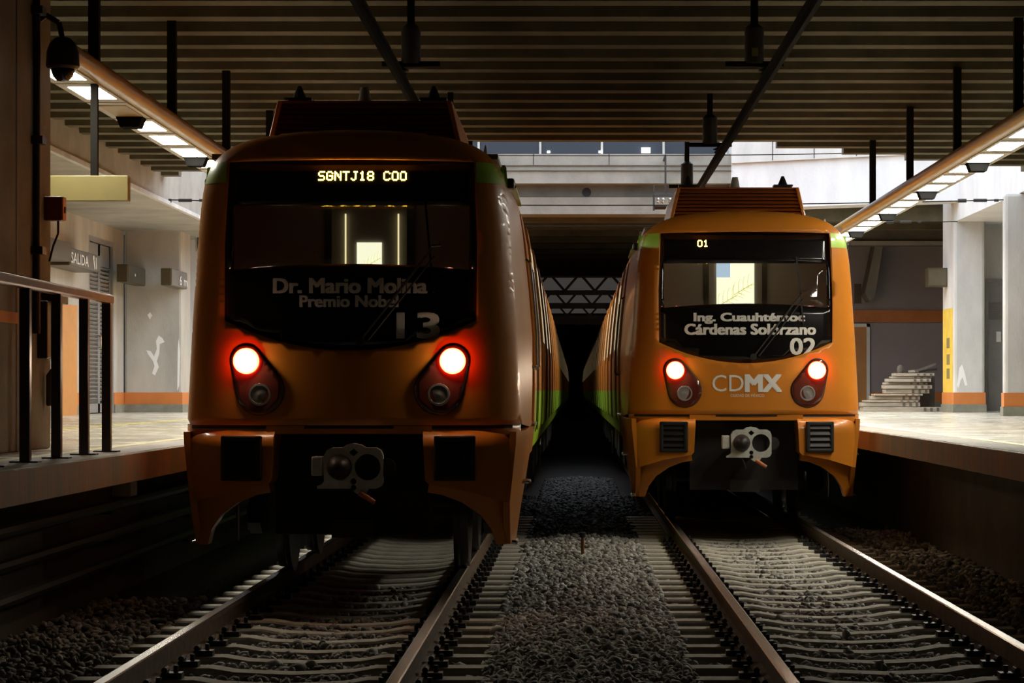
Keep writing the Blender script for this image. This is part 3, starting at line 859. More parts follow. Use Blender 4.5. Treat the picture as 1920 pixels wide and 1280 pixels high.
# span wires across the light well
def span(y, z, x0, x1, label, knots):
    o = MB().tube([(x0 + (x1 - x0) * t, y, z - .10 * (1 - (2 * t - 1) ** 2)) for t in np.linspace(0, 1, 15)], .010, n=6).build('span_wire', 'pole_dark')
    tag(o, label, 'wire', 'span wires')
    for x in knots:
        MB().cyl((x - .12, y, z - .01), (x + .12, y, z - .01), .03, n=8).cyl((x - .4, y, z - .015), (x - .25, y, z - .015), .035, n=8).cyl((x + .25, y, z - .01), (x + .33, y, z - .01), .025, n=8).build('turnbuckle', 'dark_metal', o)
span(43.7, 4.93, -7.3, 7.74, 'dark span wire with turnbuckles across the light well', (-7.0, 7.3))
span(50.6, 5.02, -8.3, 7.98, 'pale thin lower span wire behind the right light fixture', (6.9,))
span(50.2, 6.45, -7.3, 8.0, 'upper thin span wire before the concrete parapet', ())
hr = MB().cyl((1.95, 52.0, 5.7), (1.95, 52.0, 6.55), .02, n=8).cyl((1.7, 52.0, 5.35), (1.7, 52.0, 5.9), .02, n=8).box(1.7, 2.2, 51.96, 52.04, 5.68, 5.73).box(1.72, 1.98, 51.95, 52.9, 5.44, 5.47).box(1.93, 1.97, 52, 52.98, 6.5, 6.54).build('wire_bracket', 'dark_metal')
tag(hr, 'small metal wire bracket on the parapet between the trains', 'bracket')
for x in (1.8, 1.9, 2.05):
    MB().lathe([(.02, 0), (.05, .03), (.02, .06), (.05, .09), (.02, .12)], (x, 51.95, 5.5), n=10).build('insulator', 'bright_steel', hr)

# ------------------------------------------------------------------ metro trains
def lerp_tab(tab, z):
    if z <= tab[0][0]: return tab[0][1]
    for (a, va), (b, vb) in zip(tab[:-1], tab[1:]):
        if z <= b: return va + (vb - va) * (z - a) / (b - a)
    return tab[-1][1]
WT = [(.3, 1.19), (.66, 1.24), (1.14, 1.285), (1.24, 1.285), (2.0, 1.25), (2.7, 1.205), (3.2, 1.165), (3.5, 1.14)]
def Wz(z): return lerp_tab(WT, z)
def zroof(x): return 3.5 - .085 * x * x
PU, PV, LC = 5.5, 9., .50
def ymask(x, z):
    u = min(abs(x) / Wz(z), 1.); v = max(0., min(1., (z - 2.2) / (zroof(x) - 2.2)))
    s = min(1., u ** PU + v ** PV)
    return .10 * (x / 1.2) ** 2 + .09 * (z - 1.24) / 2.2 + LC * (1 - (1 - s) ** (1 / 3.5))
def mask_outline():
    rt = [(Wz(z), z) for z in np.linspace(1.24, 2.2, 12)]
    for t in np.linspace(0, math.pi / 2, 34)[1:]:
        u = math.cos(t) ** (2 / PU); v = math.sin(t) ** (2 / PV)
        z = 2.2 + v * (3.45 - 2.2); x = u * Wz(z); z = 2.2 + v * (zroof(x) - 2.2)
        rt.append((x, z))
    return rt + [(-x, z) for x, z in reversed(rt[:-1])]
MASK = mask_outline()
BODY = [(1.27, .94), (1.315, 1.15), (1.325, 1.5), (1.325, 1.95), (1.29, 2.4), (1.235, 2.9), (1.19, 3.15), (1.12, 3.3), (.98, 3.40), (.6, 3.47), (0, 3.5)]
BT = [(z, x) for x, z in BODY]
def bodyx(z): return lerp_tab(BT, z)
# windscreen outline (whole black field)
WS_TOP, WS_CORNER, WS_BOT = 3.235, 2.03, 1.80
def ws_bottom(x): return WS_BOT + (WS_CORNER - WS_BOT) * (abs(x) / .95) ** 2
WS = [(-.93, WS_TOP), (-.955, 2.6), (-.95, WS_CORNER)] + [(x, ws_bottom(x)) for x in np.linspace(-.95, .95, 25)[1:-1]] + [(.95, WS_CORNER), (.955, 2.6), (.93, WS_TOP)] \
     + [(x, WS_TOP + .012 * (1 - (x / .93) ** 2)) for x in np.linspace(.93, -.93, 13)[1:-1]]
def yws(x, z): return .10 * (x / 1.2) ** 2 + .09 * (z - 1.24) / 2.2 + .045 + .085 * max(0, (z - 2.0) / 1.2) ** 2
def ygl(x, z): return yws(x, z)

FONT5 = {'S': '01111 10000 10000 01110 00001 00001 11110', 'G': '01110 10001 10000 10111 10001 10001 01110', 'N': '10001 11001 10101 10101 10011 10001 10001',
         'T': '11111 00100 00100 00100 00100 00100 00100', 'J': '00111 00010 00010 00010 00010 10010 01100', '1': '00100 01100 00100 00100 00100 00100 01110',
         '8': '01110 10001 10001 01110 10001 10001 01110', 'B': '11110 10001 10001 11110 10001 10001 11110', 'C': '01110 10001 10000 10000 10000 10001 01110', '0': '01110 10001 10001 10001 10001 10001 01110', ' ': '0 ' * 7}
def led(text, cx, cz, pitch, parent):
    W = len(text) * 6 - 1
    for i, ch in enumerate(text):
        if ch == ' ': continue
        mb = MB()
        rows = FONT5[ch].split()
        for r, row in enumerate(rows):
            for c, b in enumerate(row):
                if b == '1':
                    x = cx + (i * 6 + c - W / 2) * pitch; z = cz + (3 - r) * pitch; h = pitch * .46
                    y = yws(x, z) - .006
                    mb.box(x - h, x + h, y - .003, y + .004, z - h, z + h)
        tag(mb.build('led_letter', 'led_amber', parent), kind='stuff')

def side_panel(mb, y0, y1, z0, z1, off, sgn, mi=0, th=.05, split=None):
    zs = [z0] + [z for _, z in BODY if z0 < z < z1] + [z1]
    if split and z0 < split < z1 and split not in zs: zs = sorted(zs + [split])
    vs = []; fs = []
    for z in zs:
        x = bodyx(z)
        vs += [(sgn * (x + off), y0, z), (sgn * (x + off), y1, z), (sgn * (x + off - th), y0, z), (sgn * (x + off - th), y1, z)]
    mi_l = []
    for i in range(len(zs) - 1):
        a = 4 * i; b = 4 * i + 4
        fs += [(a, a + 1, b + 1, b), (a + 2, a, b, b + 2), (a + 1, a + 3, b + 3, b + 1)]
        k = (1 if split and zs[i + 1] <= split + 1e-6 else 0)
        mi_l += [k] * 3
    fs += [(0, 2, 3, 1), (len(vs) - 4, len(vs) - 3, len(vs) - 1, len(vs) - 2)]; mi_l += [1 if split else 0, 0]
    n = len(mb.v); mb.v += vs; mb.f += [tuple(q + n for q in f) for f in fs]; mb.mi += mi_l
    return mb

def loft(mb, secs, mi=0, cap_end=True):
    n = len(secs[0]); b = len(mb.v)
    vs = [p for s in secs for p in s]; fs = []
    for i in range(len(secs) - 1):
        for k in range(n - 1):
            fs.append((i * n + k, i * n + k + 1, (i + 1) * n + k + 1, (i + 1) * n + k))
    mb.add(vs, fs, mi)
    return mb

def full(half, y):
    """half: (x, z) from bottom to roof centre -> full section left bottom .. right bottom"""
    return [(-x, y, z) for x, z in half] + [(x, y, z) for x, z in reversed(half[:-1])]

def pod_outline(s, grow=0.):
    A = (s * .672, 1.50, .180 + grow); B = (s * .780, 1.728, .118 + grow)
    dx, dz = B[0] - A[0], B[1] - A[1]; L = math.hypot(dx, dz); th = math.atan2(dz, dx); al = math.acos((A[2] - B[2]) / L)
    pts = [(A[0] + A[2] * math.cos(t), A[1] + A[2] * math.sin(t)) for t in np.linspace(th + al, th + 2 * math.pi - al, 26)]
    pts += [(B[0] + B[2] * math.cos(t), B[1] + B[2] * math.sin(t)) for t in np.linspace(th - al, th + al, 16)]
    return pts

def bumper_y(x, z): return -.10 + .13 * (x / 1.2) ** 2 + .32 * (1 - (1 - min(1, (abs(x) / 1.30)) ** 9) ** (1 / 3)) + .10 * max(0, (z - 1.10) / .1) ** 2
def skirt_y(x, z): return -.02 + .13 * (x / 1.2) ** 2 + .30 * (1 - (1 - min(1, (abs(x) / 1.30)) ** 9) ** (1 / 3)) + .35 * max(0, .8 - z)

def metro_train(cx, ynose, label, number, lines, led_text, led_pos, led_pitch, logo, film):
    T = empty('metro_train', (cx, ynose, 0))
    # --- front mask with holes for the windscreen
    mb = MB()
    extra = []
    for k in (.997, .99, .978, .96, .935, .90):
        extra += [(x * k, 2.2 + (z - 2.2) * k if z > 2.2 else z) for x, z in resample(MASK, .05) if z > 1.25]
    patch(mb, MASK, ymask, holes=[WS], step=.055, th=.10, extra=extra)
    mask = mb.build('front_mask', 'orange_paint', T, smooth='all')
    mb = MB().box(-1.27, 1.27, .06, .08, 1.225, 1.243)
    MB().add([(x, ymask(x, 1.24) + .012, 1.243) for x in np.linspace(-1.28, 1.28, 41)] + [(x, ymask(x, 1.24) + .012, 1.215) for x in np.linspace(-1.28, 1.28, 41)],
             [(i, i + 1, i + 42, i + 41) for i in range(40)]).build('seam', 'black_rubber', T)
    for s in (-1, 1):
        mb = MB(); patch(mb, [(s * .56, 1.10), (s * 1.272, 1.10), (s * 1.278, 1.238), (s * .56, 1.238)], lambda x, z: ymask(x, 1.24) + .016, step=.05, th=.12)
        mb.build('mask_sill', 'orange_paint', T, smooth='all')
    # green corner bands, a hair proud of the mask
    for s in (-1, 1):
        xs = [.945, 1.0, 1.06, 1.10, 1.13, 1.15, 1.16, 1.1655]
        mb = MB(); vs = []
        zs = (3.075, 3.12, 3.16, 3.20, 3.235)
        for z in zs:
            for q in np.linspace(0, 1, 22):
                x = .945 + (Wz(z) * .9992 - .945) * (1 - (1 - q) ** 2.2)
                vs.append((s * x, ymask(x, z) - .004, z))
        n = 22
        mb.add(vs, [(i * n + k, i * n + k + 1, (i + 1) * n + k + 1, (i + 1) * n + k) for i in range(len(zs) - 1) for k in range(n - 1)])
        mb.build('green_band', 'green_paint', T, smooth='all')
    # --- windscreen: upper black field, glass, lower black field
    W = empty('windscreen', (0, 0, 0)); W.parent = T
    gz = lambda x: 2.455 - .045 * (x / .9) ** 2
    gx = .895
    up = [(-.93, WS_TOP), (-.955, 2.6), (-.955, 2.42), (-gx, 2.42), (-gx, 2.90), (gx, 2.90), (gx, 2.42), (.955, 2.42), (.955, 2.6), (.93, WS_TOP)] + [(x, WS_TOP + .012 * (1 - (x / .93) ** 2)) for x in np.linspace(.93, -.93, 13)[1:-1]]
    mb = MB(); patch(mb, up, yws, step=.09, th=.012); mb.build('upper_field', 'black_gloss', W, smooth='all')
    mb = MB(); patch(mb, [(-gx, 2.90), (-gx, gz(gx))] + [(x, gz(x)) for x in np.linspace(-gx, gx, 13)[1:-1]] + [(gx, gz(gx)), (gx, 2.90)], ygl, step=.12, th=.0005); mb.build('glass_pane', 'windscreen_glass', W, smooth='all')
    lo = [(-.955, 2.42), (-.95, WS_CORNER)] + [(x, ws_bottom(x)) for x in np.linspace(-.95, .95, 25)[1:-1]] + [(.95, WS_CORNER), (.955, 2.42)] + [(gx, 2.42)] + [(x, gz(x)) for x in np.linspace(gx, -gx, 13)] + [(-gx, 2.42)]
    mb = MB(); patch(mb, lo, yws, step=.09, th=.012); mb.build('lower_field', 'black_gloss', W, smooth='all')
    for body, box, b in lines:
        text_mesh(body, box, yws, 'name_lettering', 'lettering_white', W, bold=b)
    led(led_text, led_pos[0], led_pos[1], led_pitch, W)
    # wiper
    pv = (.08, yws(.08, 1.87) - .03, 1.87); tip = (.615, yws(.615, 2.57) - .05, 2.57)
    wp = MB().tube([pv, tip], .011).tube([(pv[0] + .06, pv[1], pv[2] + .01), (tip[0] + .02, tip[1], tip[2] - .06)], .008).cyl((pv[0], pv[1] + .03, pv[2]), (pv[0], pv[1] - .03, pv[2]), .035, n=12).cyl((tip[0], tip[1] - .02, tip[2] + .02), (tip[0] + .07, tip[1] - .02, tip[2] + .025), .012).build('wiper_arm', 'dark_metal', T, smooth=True)
    MB().bar((.56, yws(.56, 2.96) - .035, 2.97), (.63, yws(.63, 2.25) - .035, 2.24), .016, .02, up=(0, 1, 0)).build('wiper_blade', 'black_rubber', wp)
    # --- cab interior
    I = empty('driver_cab', (0, 0, 0)); I.parent = T
    MB().box(-1.12, 1.12, 1.85, 1.9, 1.6, 3.36).build('rear_partition', 'grey_interior', I)
    MB().box(-1.1, 1.1, .5, 1.84, 3.28, 3.32).build('cab_lining', 'grey_interior', I)
    MB().box(-.95, .95, .28, .62, 2.30, 2.40).build('dashboard', 'black_plastic', I, bevel=.02)
    for x in (-.34, .34):
        MB().box(x - .03, x + .03, 1.81, 1.85, 1.6, 3.2).build('door_post', 'sign_steel', I)
    MB().box(-.31, .31, 1.83, 1.85, 1.6, 3.0).build('cab_door', 'grey_interior', I)
    fx, fz, fw_, fh = film
    MB().box(fx - fw_ / 2, fx + fw_ / 2, 1.815, 1.83, fz, fz + fh).build('lit_door_window', 'film_pale', I)
    LV = MB(); yl = 1.8135
    k = fw_ / .44
    for (ax, az, n) in ((-.20, .03, 4), (-.02, .16, 4)):
        for q in range(n):
            bx, bz = fx + (ax + q * .055) * k, fz + (az + q * .032) * k
            for (dx, dz, cv) in ((.11, .045, .03), (.02, .16, -.02), (.13, .0, -.03)):
                pts = [(bx + dx * k * t + cv * k * math.sin(math.pi * t) * .5, yl, bz + dz * k * t + abs(cv) * k * math.sin(math.pi * t)) for t in np.linspace(0, 1, 7)]
                pts = [p for p in pts if abs(p[0] - fx) < fw_ / 2 and fz < p[2] < fz + fh]
                if len(pts) > 1: LV.tube(pts, .0032 * k, n=4)
    tag(LV.build('printed_leaves', 'film_leaf', I), kind='stuff')
    MB().box(-.6, .6, 1.0, 1.08, 3.262, 3.28).build('cab_fill', 'cab_fill_glow' if fw_ > .3 else 'cab_fill_dim', I)  # unseen glowing strip added to brighten the cab interior
    if fw_ > .3:
        MB().box(fx - fw_ / 2 - .003, fx - fw_ / 2 + .16, 1.808, 1.815, fz + fh - .17, fz + fh).build('sticker', 'film_blue', I)
    else:
        for x in (-.20, .235):
            MB().box(x, x + .012, 1.80, 1.81, fz - .02, fz + .50).build('door_gap', 'carriage_glow', I)
    # --- head lamps
    for s in (-1, 1):
        H = empty('headlight', (0, 0, 0)); H.parent = T
        mb = MB(); patch(mb, pod_outline(s, .007), lambda x, z: ymask(x, z) - .006, step=.04, th=.02); mb.build('bezel', 'black_rubber', H, smooth='all')
        mb = MB(); patch(mb, pod_outline(s), lambda x, z: ymask(x, z) - .012, step=.04, th=.01); mb.build('lens_cover', 'lens_dark_red', H, smooth='all')
        lx, lz = s * .775, 1.722; y0 = ymask(lx, lz) - .012
        MB().lathe([(.098, -.0), (.097, -.034), (.086, -.037)], (lx, y0, lz), axis='y', n=28).build('halo_ring', 'halo_ring_red', H, smooth=True)  # glowing collar shaped to spread a red halo over the mask
        MB().lathe([(.085, -.030), (.080, -.044), (.058, -.056), (.026, -.063), (.004, -.065)], (lx, y0, lz), axis='y', n=28).build('lamp_dome', 'head_white', H, smooth='all')
        lx, lz = s * .672, 1.47; y0 = ymask(lx, lz) - .012
        MB().lathe([(.085, -.002), (.083, -.010), (.068, -.010), (.066, -.004), (.03, -.006), (.004, -.01)], (lx, y0, lz), axis='y', n=28).build('lower_lens', 'lens_clear', H, smooth=True)
    if logo:
        text_mesh('CD', (-.372, -.03, 1.49, 1.672), ymask, 'emblem_lettering', 'lettering_white', T, bold=0, gap=.006)
        text_mesh('MX', (-.005, .378, 1.49, 1.672), ymask, 'emblem_lettering', 'lettering_white', T, bold=.075, gap=.006)
        text_mesh('CIUDAD DE MÉXICO', (-.175, .195, 1.432, 1.468), ymask, 'emblem_lettering', 'lettering_white', T, bold=.0, gap=.006)
    # --- bumpers and lower apron
    for s in (-1, 1):
        B = [(.555, 1.205), (.575, .83), (.60, .80), (.9, .745), (1.165, .665), (1.215, 1.08), (1.215, 1.13), (1.15, 1.17), (1.0, 1.195), (.8, 1.21)]
        mb = MB(); patch(mb, [(s * x, z) for x, z in B], bumper_y, step=.06, th=.42)
        mb.build('bumper', 'orange_paint', T, smooth=True)
        K = [(.60, .805), (.9, .75), (1.165, .67), (1.165, .33), (1.10, .33), (1.06, .45), (.98, .56), (.84, .66), (.7, .715), (.59, .735)]
        mb = MB(); patch(mb, [(s * x, z) for x, z in K], skirt_y, step=.06, th=.20)
        mb.build('front_skirt', 'orange_paint', T, smooth=True)
        # vent grille
        gx0 = s * .795
        yb_ = bumper_y(gx0, 1.0) - .012
        gr = empty('vent_grille', (gx0, yb_, .995)); gr.parent = T
        gr.rotation_euler = (0, 0, math.atan2(bumper_y(gx0 + .12, 1.0) - bumper_y(gx0 - .12, 1.0), .24))
        ou = [(-.145, -.165), (.145, -.165), (.145, .165), (-.145, .165)]
        MB().box(-.155, .155, -.035, .02, -.168, -.125).box(-.155, .155, -.035, .02, .125, .168).box(-.155, -.112, -.035, .02, -.168, .168).box(.112, .155, -.035, .02, -.168, .168).build('grille_frame', 'black_rubber', gr, bevel=.012)
        MB().box(-.12, .12, .0, .01, -.13, .13).build('grille_back', 'black_rubber', gr)
        for q in range(4):
            zq = -.125 + q * .064
            MB().add([(-.115, -.004, zq), (.115, -.004, zq), (.115, -.030, zq + .02), (-.115, -.030, zq + .02), (-.115, -.012, zq + .052), (.115, -.012, zq + .052), (.115, .0, zq + .055), (-.115, .0, zq + .055)],
                     [(0, 1, 2, 3), (3, 2, 5, 4), (4, 5, 6, 7)]).build('louvre', 'dark_metal', gr)
        # side skirt panel of the cab, tapering to a foot
        yz = [(.22, 1.19), (4.6, 1.2), (4.6, .94), (3.4, .94), (2.2, .72), (1.2, .52), (.75, .34), (.36, .33), (.24, .66)]
        def sx(y, z):
            return 1.235 + .075 * max(0, min(1, (z - .33) / .8)) - (.075 - .01 * min(1, max(0, (z - .33) / .8))) * (1 - min(1, max(0., (y - .02) / .75))) ** 1.3
        m2 = MB(); patch(m2, [(.09 if y < .3 else y, z) for y, z in yz], sx, step=.09, th=-.05)
        mb = MB().add([(s * q[1], q[0], q[2]) for q in m2.v], m2.f)
        mb.build('side_skirt', 'orange_paint', T, smooth=True)
        MB().tube([(s * 1.20, .95, .78), (s * 1.33, .95, .78), (s * 1.33, 1.25, .78), (s * 1.22, 1.25, .78)], .014).build('step_iron', 'bright_steel', T)
        MB().tube([(s * 1.16, .45, .35), (s * 1.24, .45, .335), (s * 1.24, .75, .335), (s * 1.16, .75, .35)], .016).build('step_iron', 'bright_steel', T)
    # recess behind the coupler
    MB().box(-.60, .60, .42, .46, .40, 1.24).build('coupler_recess', 'underframe_grime', T)
    MB().box(-.62, .62, .02, .46, 1.175, 1.235).build('coupler_lintel', 'orange_paint', T)
    MB().box(-.16, .16, .3, .34, .38, .52).build('data_plate', 'dark_metal', T)
    # --- coupler
    C = empty('coupler', (.045, -.12, .925)); C.parent = T
    pl_ = [(-.27, -.155), (-.02, -.155), (.02, -.19), (.06, -.21), (.09, -.19), (.11, -.155), (.17, -.155), (.205, -.14), (.22, -.11), (.22, .09), (.205, .13), (.17, .15), (.09, .15), (.055, .172), (.0, .182), (-.05, .172), (-.085, .15), (-.16, .15), (-.20, .13), (-.22, .09), (-.22, -.10), (-.235, -.12), (-.27, -.135)]
    mb = MB(); patch(mb, pl_, lambda x, z: 0., holes=[circle(.105, .005, .098), circle(-.105, .005, .094), circle(0, -.10, .023, 12), circle(0, -.157 + .01, .022, 12), [(-.035, .115), (0, .085), (.035, .115), (0, .145)]], step=.03, th=.10)
    mb.build('coupler_plate', 'white_cast_metal', C, bevel=0)
    MB().box(-.21, .21, .08, .10, -.15, .145).build('coupler_back', 'black_plastic', C)
    MB().lathe([(.094, .04), (.090, -.02), (.06, -.10), (.03, -.13), (.004, -.135)], (-.105, 0, .005), axis='y', n=24).build('coupler_cone', 'dark_metal', C, smooth=True)
    MB().cyl((0, .1, 0), (0, .55, 0), .13, n=16).build('coupler_shank', 'dark_metal', C, smooth=True)
    MB().box(-.315, -.235, .02, .2, -.06, .085).build('electric_head', 'white_cast_metal', C, bevel=.01)
    MB().cyl((.24, .03, 0), (.24, .12, 0), .07, n=16).build('side_roller', 'dark_metal', C, smooth=True)
    MB().cyl((.05, -.02, -.185), (.16, -.05, -.255), .022, .019, n=10).build('release_handle', 'orange_handle', C, smooth=True)
    MB().tube([(-.11, .02, -.15), (-.08, .02, -.2), (-.06, .03, -.28)], .008).build('air_hose', 'dark_metal', C)
    # --- cab shell behind the mask
    half = []
    rt = [p for p in MASK if p[0] >= 0]
    m = len(MASK)
    def mask_half(n):
        pts = [(x, z) for x, z in MASK[:(m + 1) // 2]]
        L = [0.]
        for a, b in zip(pts[:-1], pts[1:]): L.append(L[-1] + math.hypot(b[0] - a[0], b[1] - a[1]))
        out = []
        for t in np.linspace(0, L[-1], n):
            i = max(j for j in range(len(L)) if L[j] <= t + 1e-9); i = min(i, len(L) - 2)
            q = (t - L[i]) / (L[i + 1] - L[i]); out.append((pts[i][0] + (pts[i + 1][0] - pts[i][0]) * q, pts[i][1] + (pts[i + 1][1] - pts[i][1]) * q))
        out[-1] = (0., zroof(0)); return out
    def body_half(n, inset=0., z0=1.2):
        pts = [(bodyx(z0), z0)] + [p for p in BODY if p[1] > z0]
        L = [0.]
        for a, b in zip(pts[:-1], pts[1:]): L.append(L[-1] + math.hypot(b[0] - a[0], b[1] - a[1]))
        out = []
        for t in np.linspace(0, L[-1], n):
            i = max(j for j in range(len(L)) if L[j] <= t + 1e-9); i = min(i, len(L) - 2)
            q = (t - L[i]) / (L[i + 1] - L[i]); x, z = pts[i][0] + (pts[i + 1][0] - pts[i][0]) * q, pts[i][1] + (pts[i + 1][1] - pts[i][1]) * q
            if inset and 1.22 < z < 3.12: x -= inset
            out.append((x, z))
        return out
    N = 40
    mh = mask_half(N); bh = body_half(N); bi = body_half(N, .07)
    mixh = [((a[0] * .4 + b[0] * .6), (a[1] * .4 + b[1] * .6)) for a, b in zip(mh, bh)]
    secs = []
    s0 = full(mh, 0.)
    secs.append([(x, ymask(x, z) + .002 if True else 0, z) for x, _, z in s0])
    secs += [full(mixh, 1.4), full(bh, 2.2), full(bh, 2.95), full(bi, 2.955), full(bi, 4.15), full(bh, 4.155), full(bh, 4.6)]
    mb = MB(); loft(mb, secs)
    # floor of the cab shell
    mb.add([(-1.25, .35, 1.22), (1.25, .35, 1.22), (1.3, 4.6, 1.22), (-1.3, 4.6, 1.22)], [(0, 1, 2, 3)])
    mb.build('cab_shell', 'orange_paint', T, smooth=True)
    for s in (-1, 1):
        D = MB(); side_panel(D, 3.0, 4.1, 1.26, 3.08, -.055, s, th=.01)
        D = D.build('cab_door_leaf', 'orange_roof', T)
        mb = MB(); side_panel(mb, 3.2, 3.9, 2.1, 2.9, -.045, s, th=.01); mb.build('cab_door_window', 'black_gloss', D)
        for y in (2.78, 4.3):
            x = lambda z: s * (bodyx(z) + .035)
            MB().tube([(s * bodyx(1.7), y, 1.70), (x(1.72), y, 1.72), (x(2.0), y, 2.0), (x(2.3), y, 2.3), (x(2.6), y, 2.6), (s * bodyx(2.63), y, 2.63)], .016).build('grab_rail', 'bright_steel', T)
        MB().box(s * 1.30 - .045, s * 1.30 + .045, 2.9, 4.2, 1.19, 1.215).build('door_step', 'bright_steel', T)
        # side marker / camera pod
        MB().box(s * 1.185 - .035, s * 1.185 + .035, .9, 1.1, 3.09, 3.17).build('side_camera', 'black_plastic', T, bevel=.02)
        MB().box(s * 1.21 - .02, s * 1.21 + .02, 1.02, 2.9, 3.10, 3.12).build('rain_gutter', 'green_paint', T)
    # --- roof equipment
    R = empty('roof_unit', (0, 0, 0)); R.parent = T
    for s in (-1, 1):
        MB().prism([(s * .80, 3.40), (s * .70, 3.83), (s * .66, 3.83), (s * .76, 3.40)], 1.35, 4.4, axis='y').build('side_fairing', 'orange_paint', R, bevel=.01)
    MB().box(-.70, .70, 1.42, 4.3, 3.42, 3.815).build('unit_core', 'underframe_grime', R)
    MB().box(-.70, .70, 1.38, 4.4, 3.815, 3.835).build('unit_lid', 'orange_roof', R)
    for k in range(9):
        z = 3.45 + k * .041
        w = .76 - (z - 3.40) * .23
        MB().add([(-w, 1.36, z), (w, 1.36, z), (w, 1.41, z + .03), (-w, 1.41, z + .03), (-w, 1.35, z - .008), (w, 1.35, z - .008)], [(0, 1, 2, 3), (0, 4, 5, 1)]).build('louvre', 'orange_roof', R)
    for x in (-.56, .54):
        MB().box(x - .08, x + .08, 1.6, 1.76, 3.835, 3.87).box(x - .11, x + .11, 1.58, 1.78, 3.865, 3.885).cyl((x, 1.68, 3.885), (x, 1.68, 3.99), .06, .016, n=10).build('roof_antenna', 'black_plastic', R)
    MB().cyl((-.02, 1.6, 3.835), (-.02, 1.6, 3.97), .06, .034, n=14).build('roof_cone', 'fixture_grey', R, smooth=True)
    MB().cyl((.98, 1.2, 3.39), (.98, 1.2, 3.46), .018, .004, n=8).build('roof_pin', 'paper_white', T)
    # --- cars
    seen = 1 if cx < 0 else -1
    y = 4.6
    for car in range(7):
        L = 15.0 if car == 0 else 19.6
        y0, y1 = y, y + L
        cb = empty('car_body', (0, 0, 0)); cb.parent = T
        up_ = [p for p in BODY if p[1] >= 1.5]
        lo_ = [p for p in BODY if p[1] <= 1.5]
        mb = MB(); loft(mb, [full(up_, y0), full(up_, y1)])
        for yy in (y0, y1):
            sec = full(up_, yy); mb.add(sec, [tuple(range(len(sec)))])
        mb.build('upper_shell', 'orange_side', cb, smooth=True)
        for s in (-1, 1):
            mb = MB(); n = len(lo_)
            vs = [(s * x, y0, z) for x, z in lo_] + [(s * x, y1, z) for x, z in lo_]
            mb.add(vs, [(k, k + 1, n + k + 1, n + k) for k in range(n - 1)]); mb.build('lower_shell', 'green_side', cb)
        MB().box(-1.2, 1.2, y0 + .02, y1 - .02, .90, 1.0).box(-1.24, 1.24, y0 + .01, y0 + .03, 1.0, 1.5).box(-1.15, 1.15, y0 + (4.6 if car else 4.0), y1 - 4.6, .42, .9).build('underframe', 'underframe_grime', cb)
        centers = [1.6, 5.4, 9.2, 13.0] if car == 0 else [1.6, 5.7, 9.8, 13.9, 18.0]
        sides = (-1, 1) if car == 0 else (seen,)
        for s in sides:
            for c in centers:
                a, b = y0 + c - .66, y0 + c + .66
                mb = MB(); side_panel(mb, a, b, 1.12, 3.1, .022, s, split=1.5)
                d = finish('door', mb.mesh('door'), ['orange_side', 'green_side'], T)
                mb = MB(); side_panel(mb, a - .06, a - .001, 1.1, 3.14, .006, s, th=.02); side_panel(mb, b + .001, b + .06, 1.1, 3.14, .006, s, th=.02); side_panel(mb, y0 + c - .012, y0 + c + .012, 1.12, 3.1, .0225, s, th=.02)
                mb.build('door_seal', 'black_rubber', d)
                for q in (-1, 1):
                    yy = y0 + c + q * .33
                    mb = MB(); side_panel(mb, yy - .08, yy + .08, 2.05, 2.9, .0228, s, th=.02); mb.build('door_window', 'carriage_glow' if car == 0 else 'carriage_dim', d)
            for c0, c1 in zip(centers[:-1], centers[1:]):
                a, b = y0 + c0 + .95, y0 + c1 - .95
                mb = MB(); side_panel(mb, a, b, 1.98, 2.92, .003, s, th=.02); w = mb.build('side_window', 'black_gloss', T)
                mb = MB(); side_panel(mb, a + .08, b - .08, 2.06, 2.84, .004, s, th=.01); mb.build('pane', 'dark_glazing', w)
        if car < 6:
            MB().box(-1.0, 1.0, y1 - .05, y1 + .45, 1.0, 3.2).build('gangway', 'black_rubber', T)
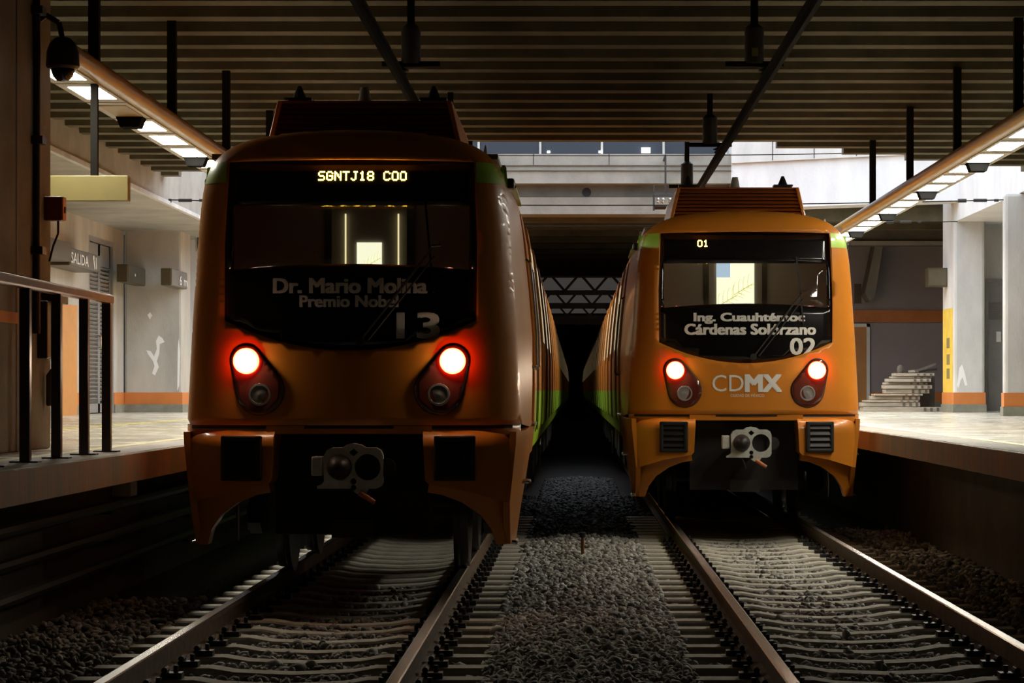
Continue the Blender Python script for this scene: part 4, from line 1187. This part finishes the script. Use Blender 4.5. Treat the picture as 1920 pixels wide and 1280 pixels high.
        for by in ((3.5 - 4.6 if car == 0 else 3.2), L - 3.2):
            if car > 3: break
            bc = y0 + by
            BG = empty('bogie', (0, bc, 0)); BG.parent = T
            for q in (-1.05, 1.05):
                for s in (-1, 1):
                    MB().lathe([(.10, -.07), (.36, -.055), (.43, -.05), (.435, .02), (.465, .035), (.465, .07), (.10, .06)][::1], (0, 0, 0), axis='x', n=28).build('wheel', 'wheel_steel', BG, smooth=True)
                    w = bpy.data.objects[-1] if False else BG.children[-1] if BG.children else None
            # wheels are placed below, once children are known
            ch = [o for o in BG.children]
            for (q, s), o in zip([(q, s) for q in (-1.05, 1.05) for s in (-1, 1)], ch):
                o.location = (s * RAILX, q, .437); o.rotation_euler = (0, 0, math.pi if s > 0 else 0)
            for q in (-1.05, 1.05):
                MB().cyl((-.7, q, .437), (.7, q, .437), .08, n=12).build('axle', 'wheel_steel', BG, smooth=True)
            for s in (-1, 1):
                MB().prism([(-1.45, .40), (-1.3, .30), (-.8, .30), (-.6, .52), (.6, .52), (.8, .30), (1.3, .30), (1.45, .40), (1.35, .62), (.7, .72), (-.7, .72), (-1.35, .62)], s * .93, s * 1.03, axis='x').build('bogie_frame', 'dark_metal', BG)
                for q in (-1.05, 1.05):
                    MB().cyl((s * 1.0, q, .437), (s * 1.08, q, .437), .12, n=14).build('axle_box', 'dark_metal', BG, smooth=True)
                MB().cyl((s * .98, 0, .55), (s * .98, 0, .92), .16, n=14).build('air_spring', 'black_rubber', BG, smooth=True)
                MB().tube([(s * 1.12, -1.4, .25), (s * 1.12, -1.4, .6), (s * 1.12, -1.0, .7)], .018).build('brake_hose', 'bright_steel', BG)
        for k in range(4 if car < 3 else 0):
            yy = y0 + 5.6 + k * 2.2
            if yy + 1.8 > y1 - 4.6: break
            MB().box(seen * .95, seen * 1.2, yy, yy + 1.7, .48 + .06 * (k % 2), .92).build('equipment_box', 'underframe_grime', T, bevel=.015)
        y = y1 + .4
    tag(T, label, 'train', 'metro trains')
    return T

metro_train(TL, YL, 'dim orange metro train numbered 13 with brightly lit destination sign', '13',
            [('Dr. Mario Molina', (-.575, .575, 2.235, 2.345), .07), ('Premio Nobel', (-.375, .36, 2.130, 2.215), .07), ('13', (.36, .665, 1.895, 2.085), .06)],
            'SGNTJ18 C00', (.09, 3.125), .0103, False, (.0, 2.455, .205, .265))
metro_train(TR, YR, 'bright orange metro train numbered 02 with white capital letters on its nose', '02',
            [('Ing. Cuauhtémoc', (-.565, .645, 2.235, 2.35), .07), ('Cárdenas Solórzano', (-.665, .765, 2.115, 2.23), .07), ('02', (.49, .765, 1.895, 2.075), .045)],
            '01', (-.46, 3.12), .0108, True, (.0, 2.45, .44, .54))
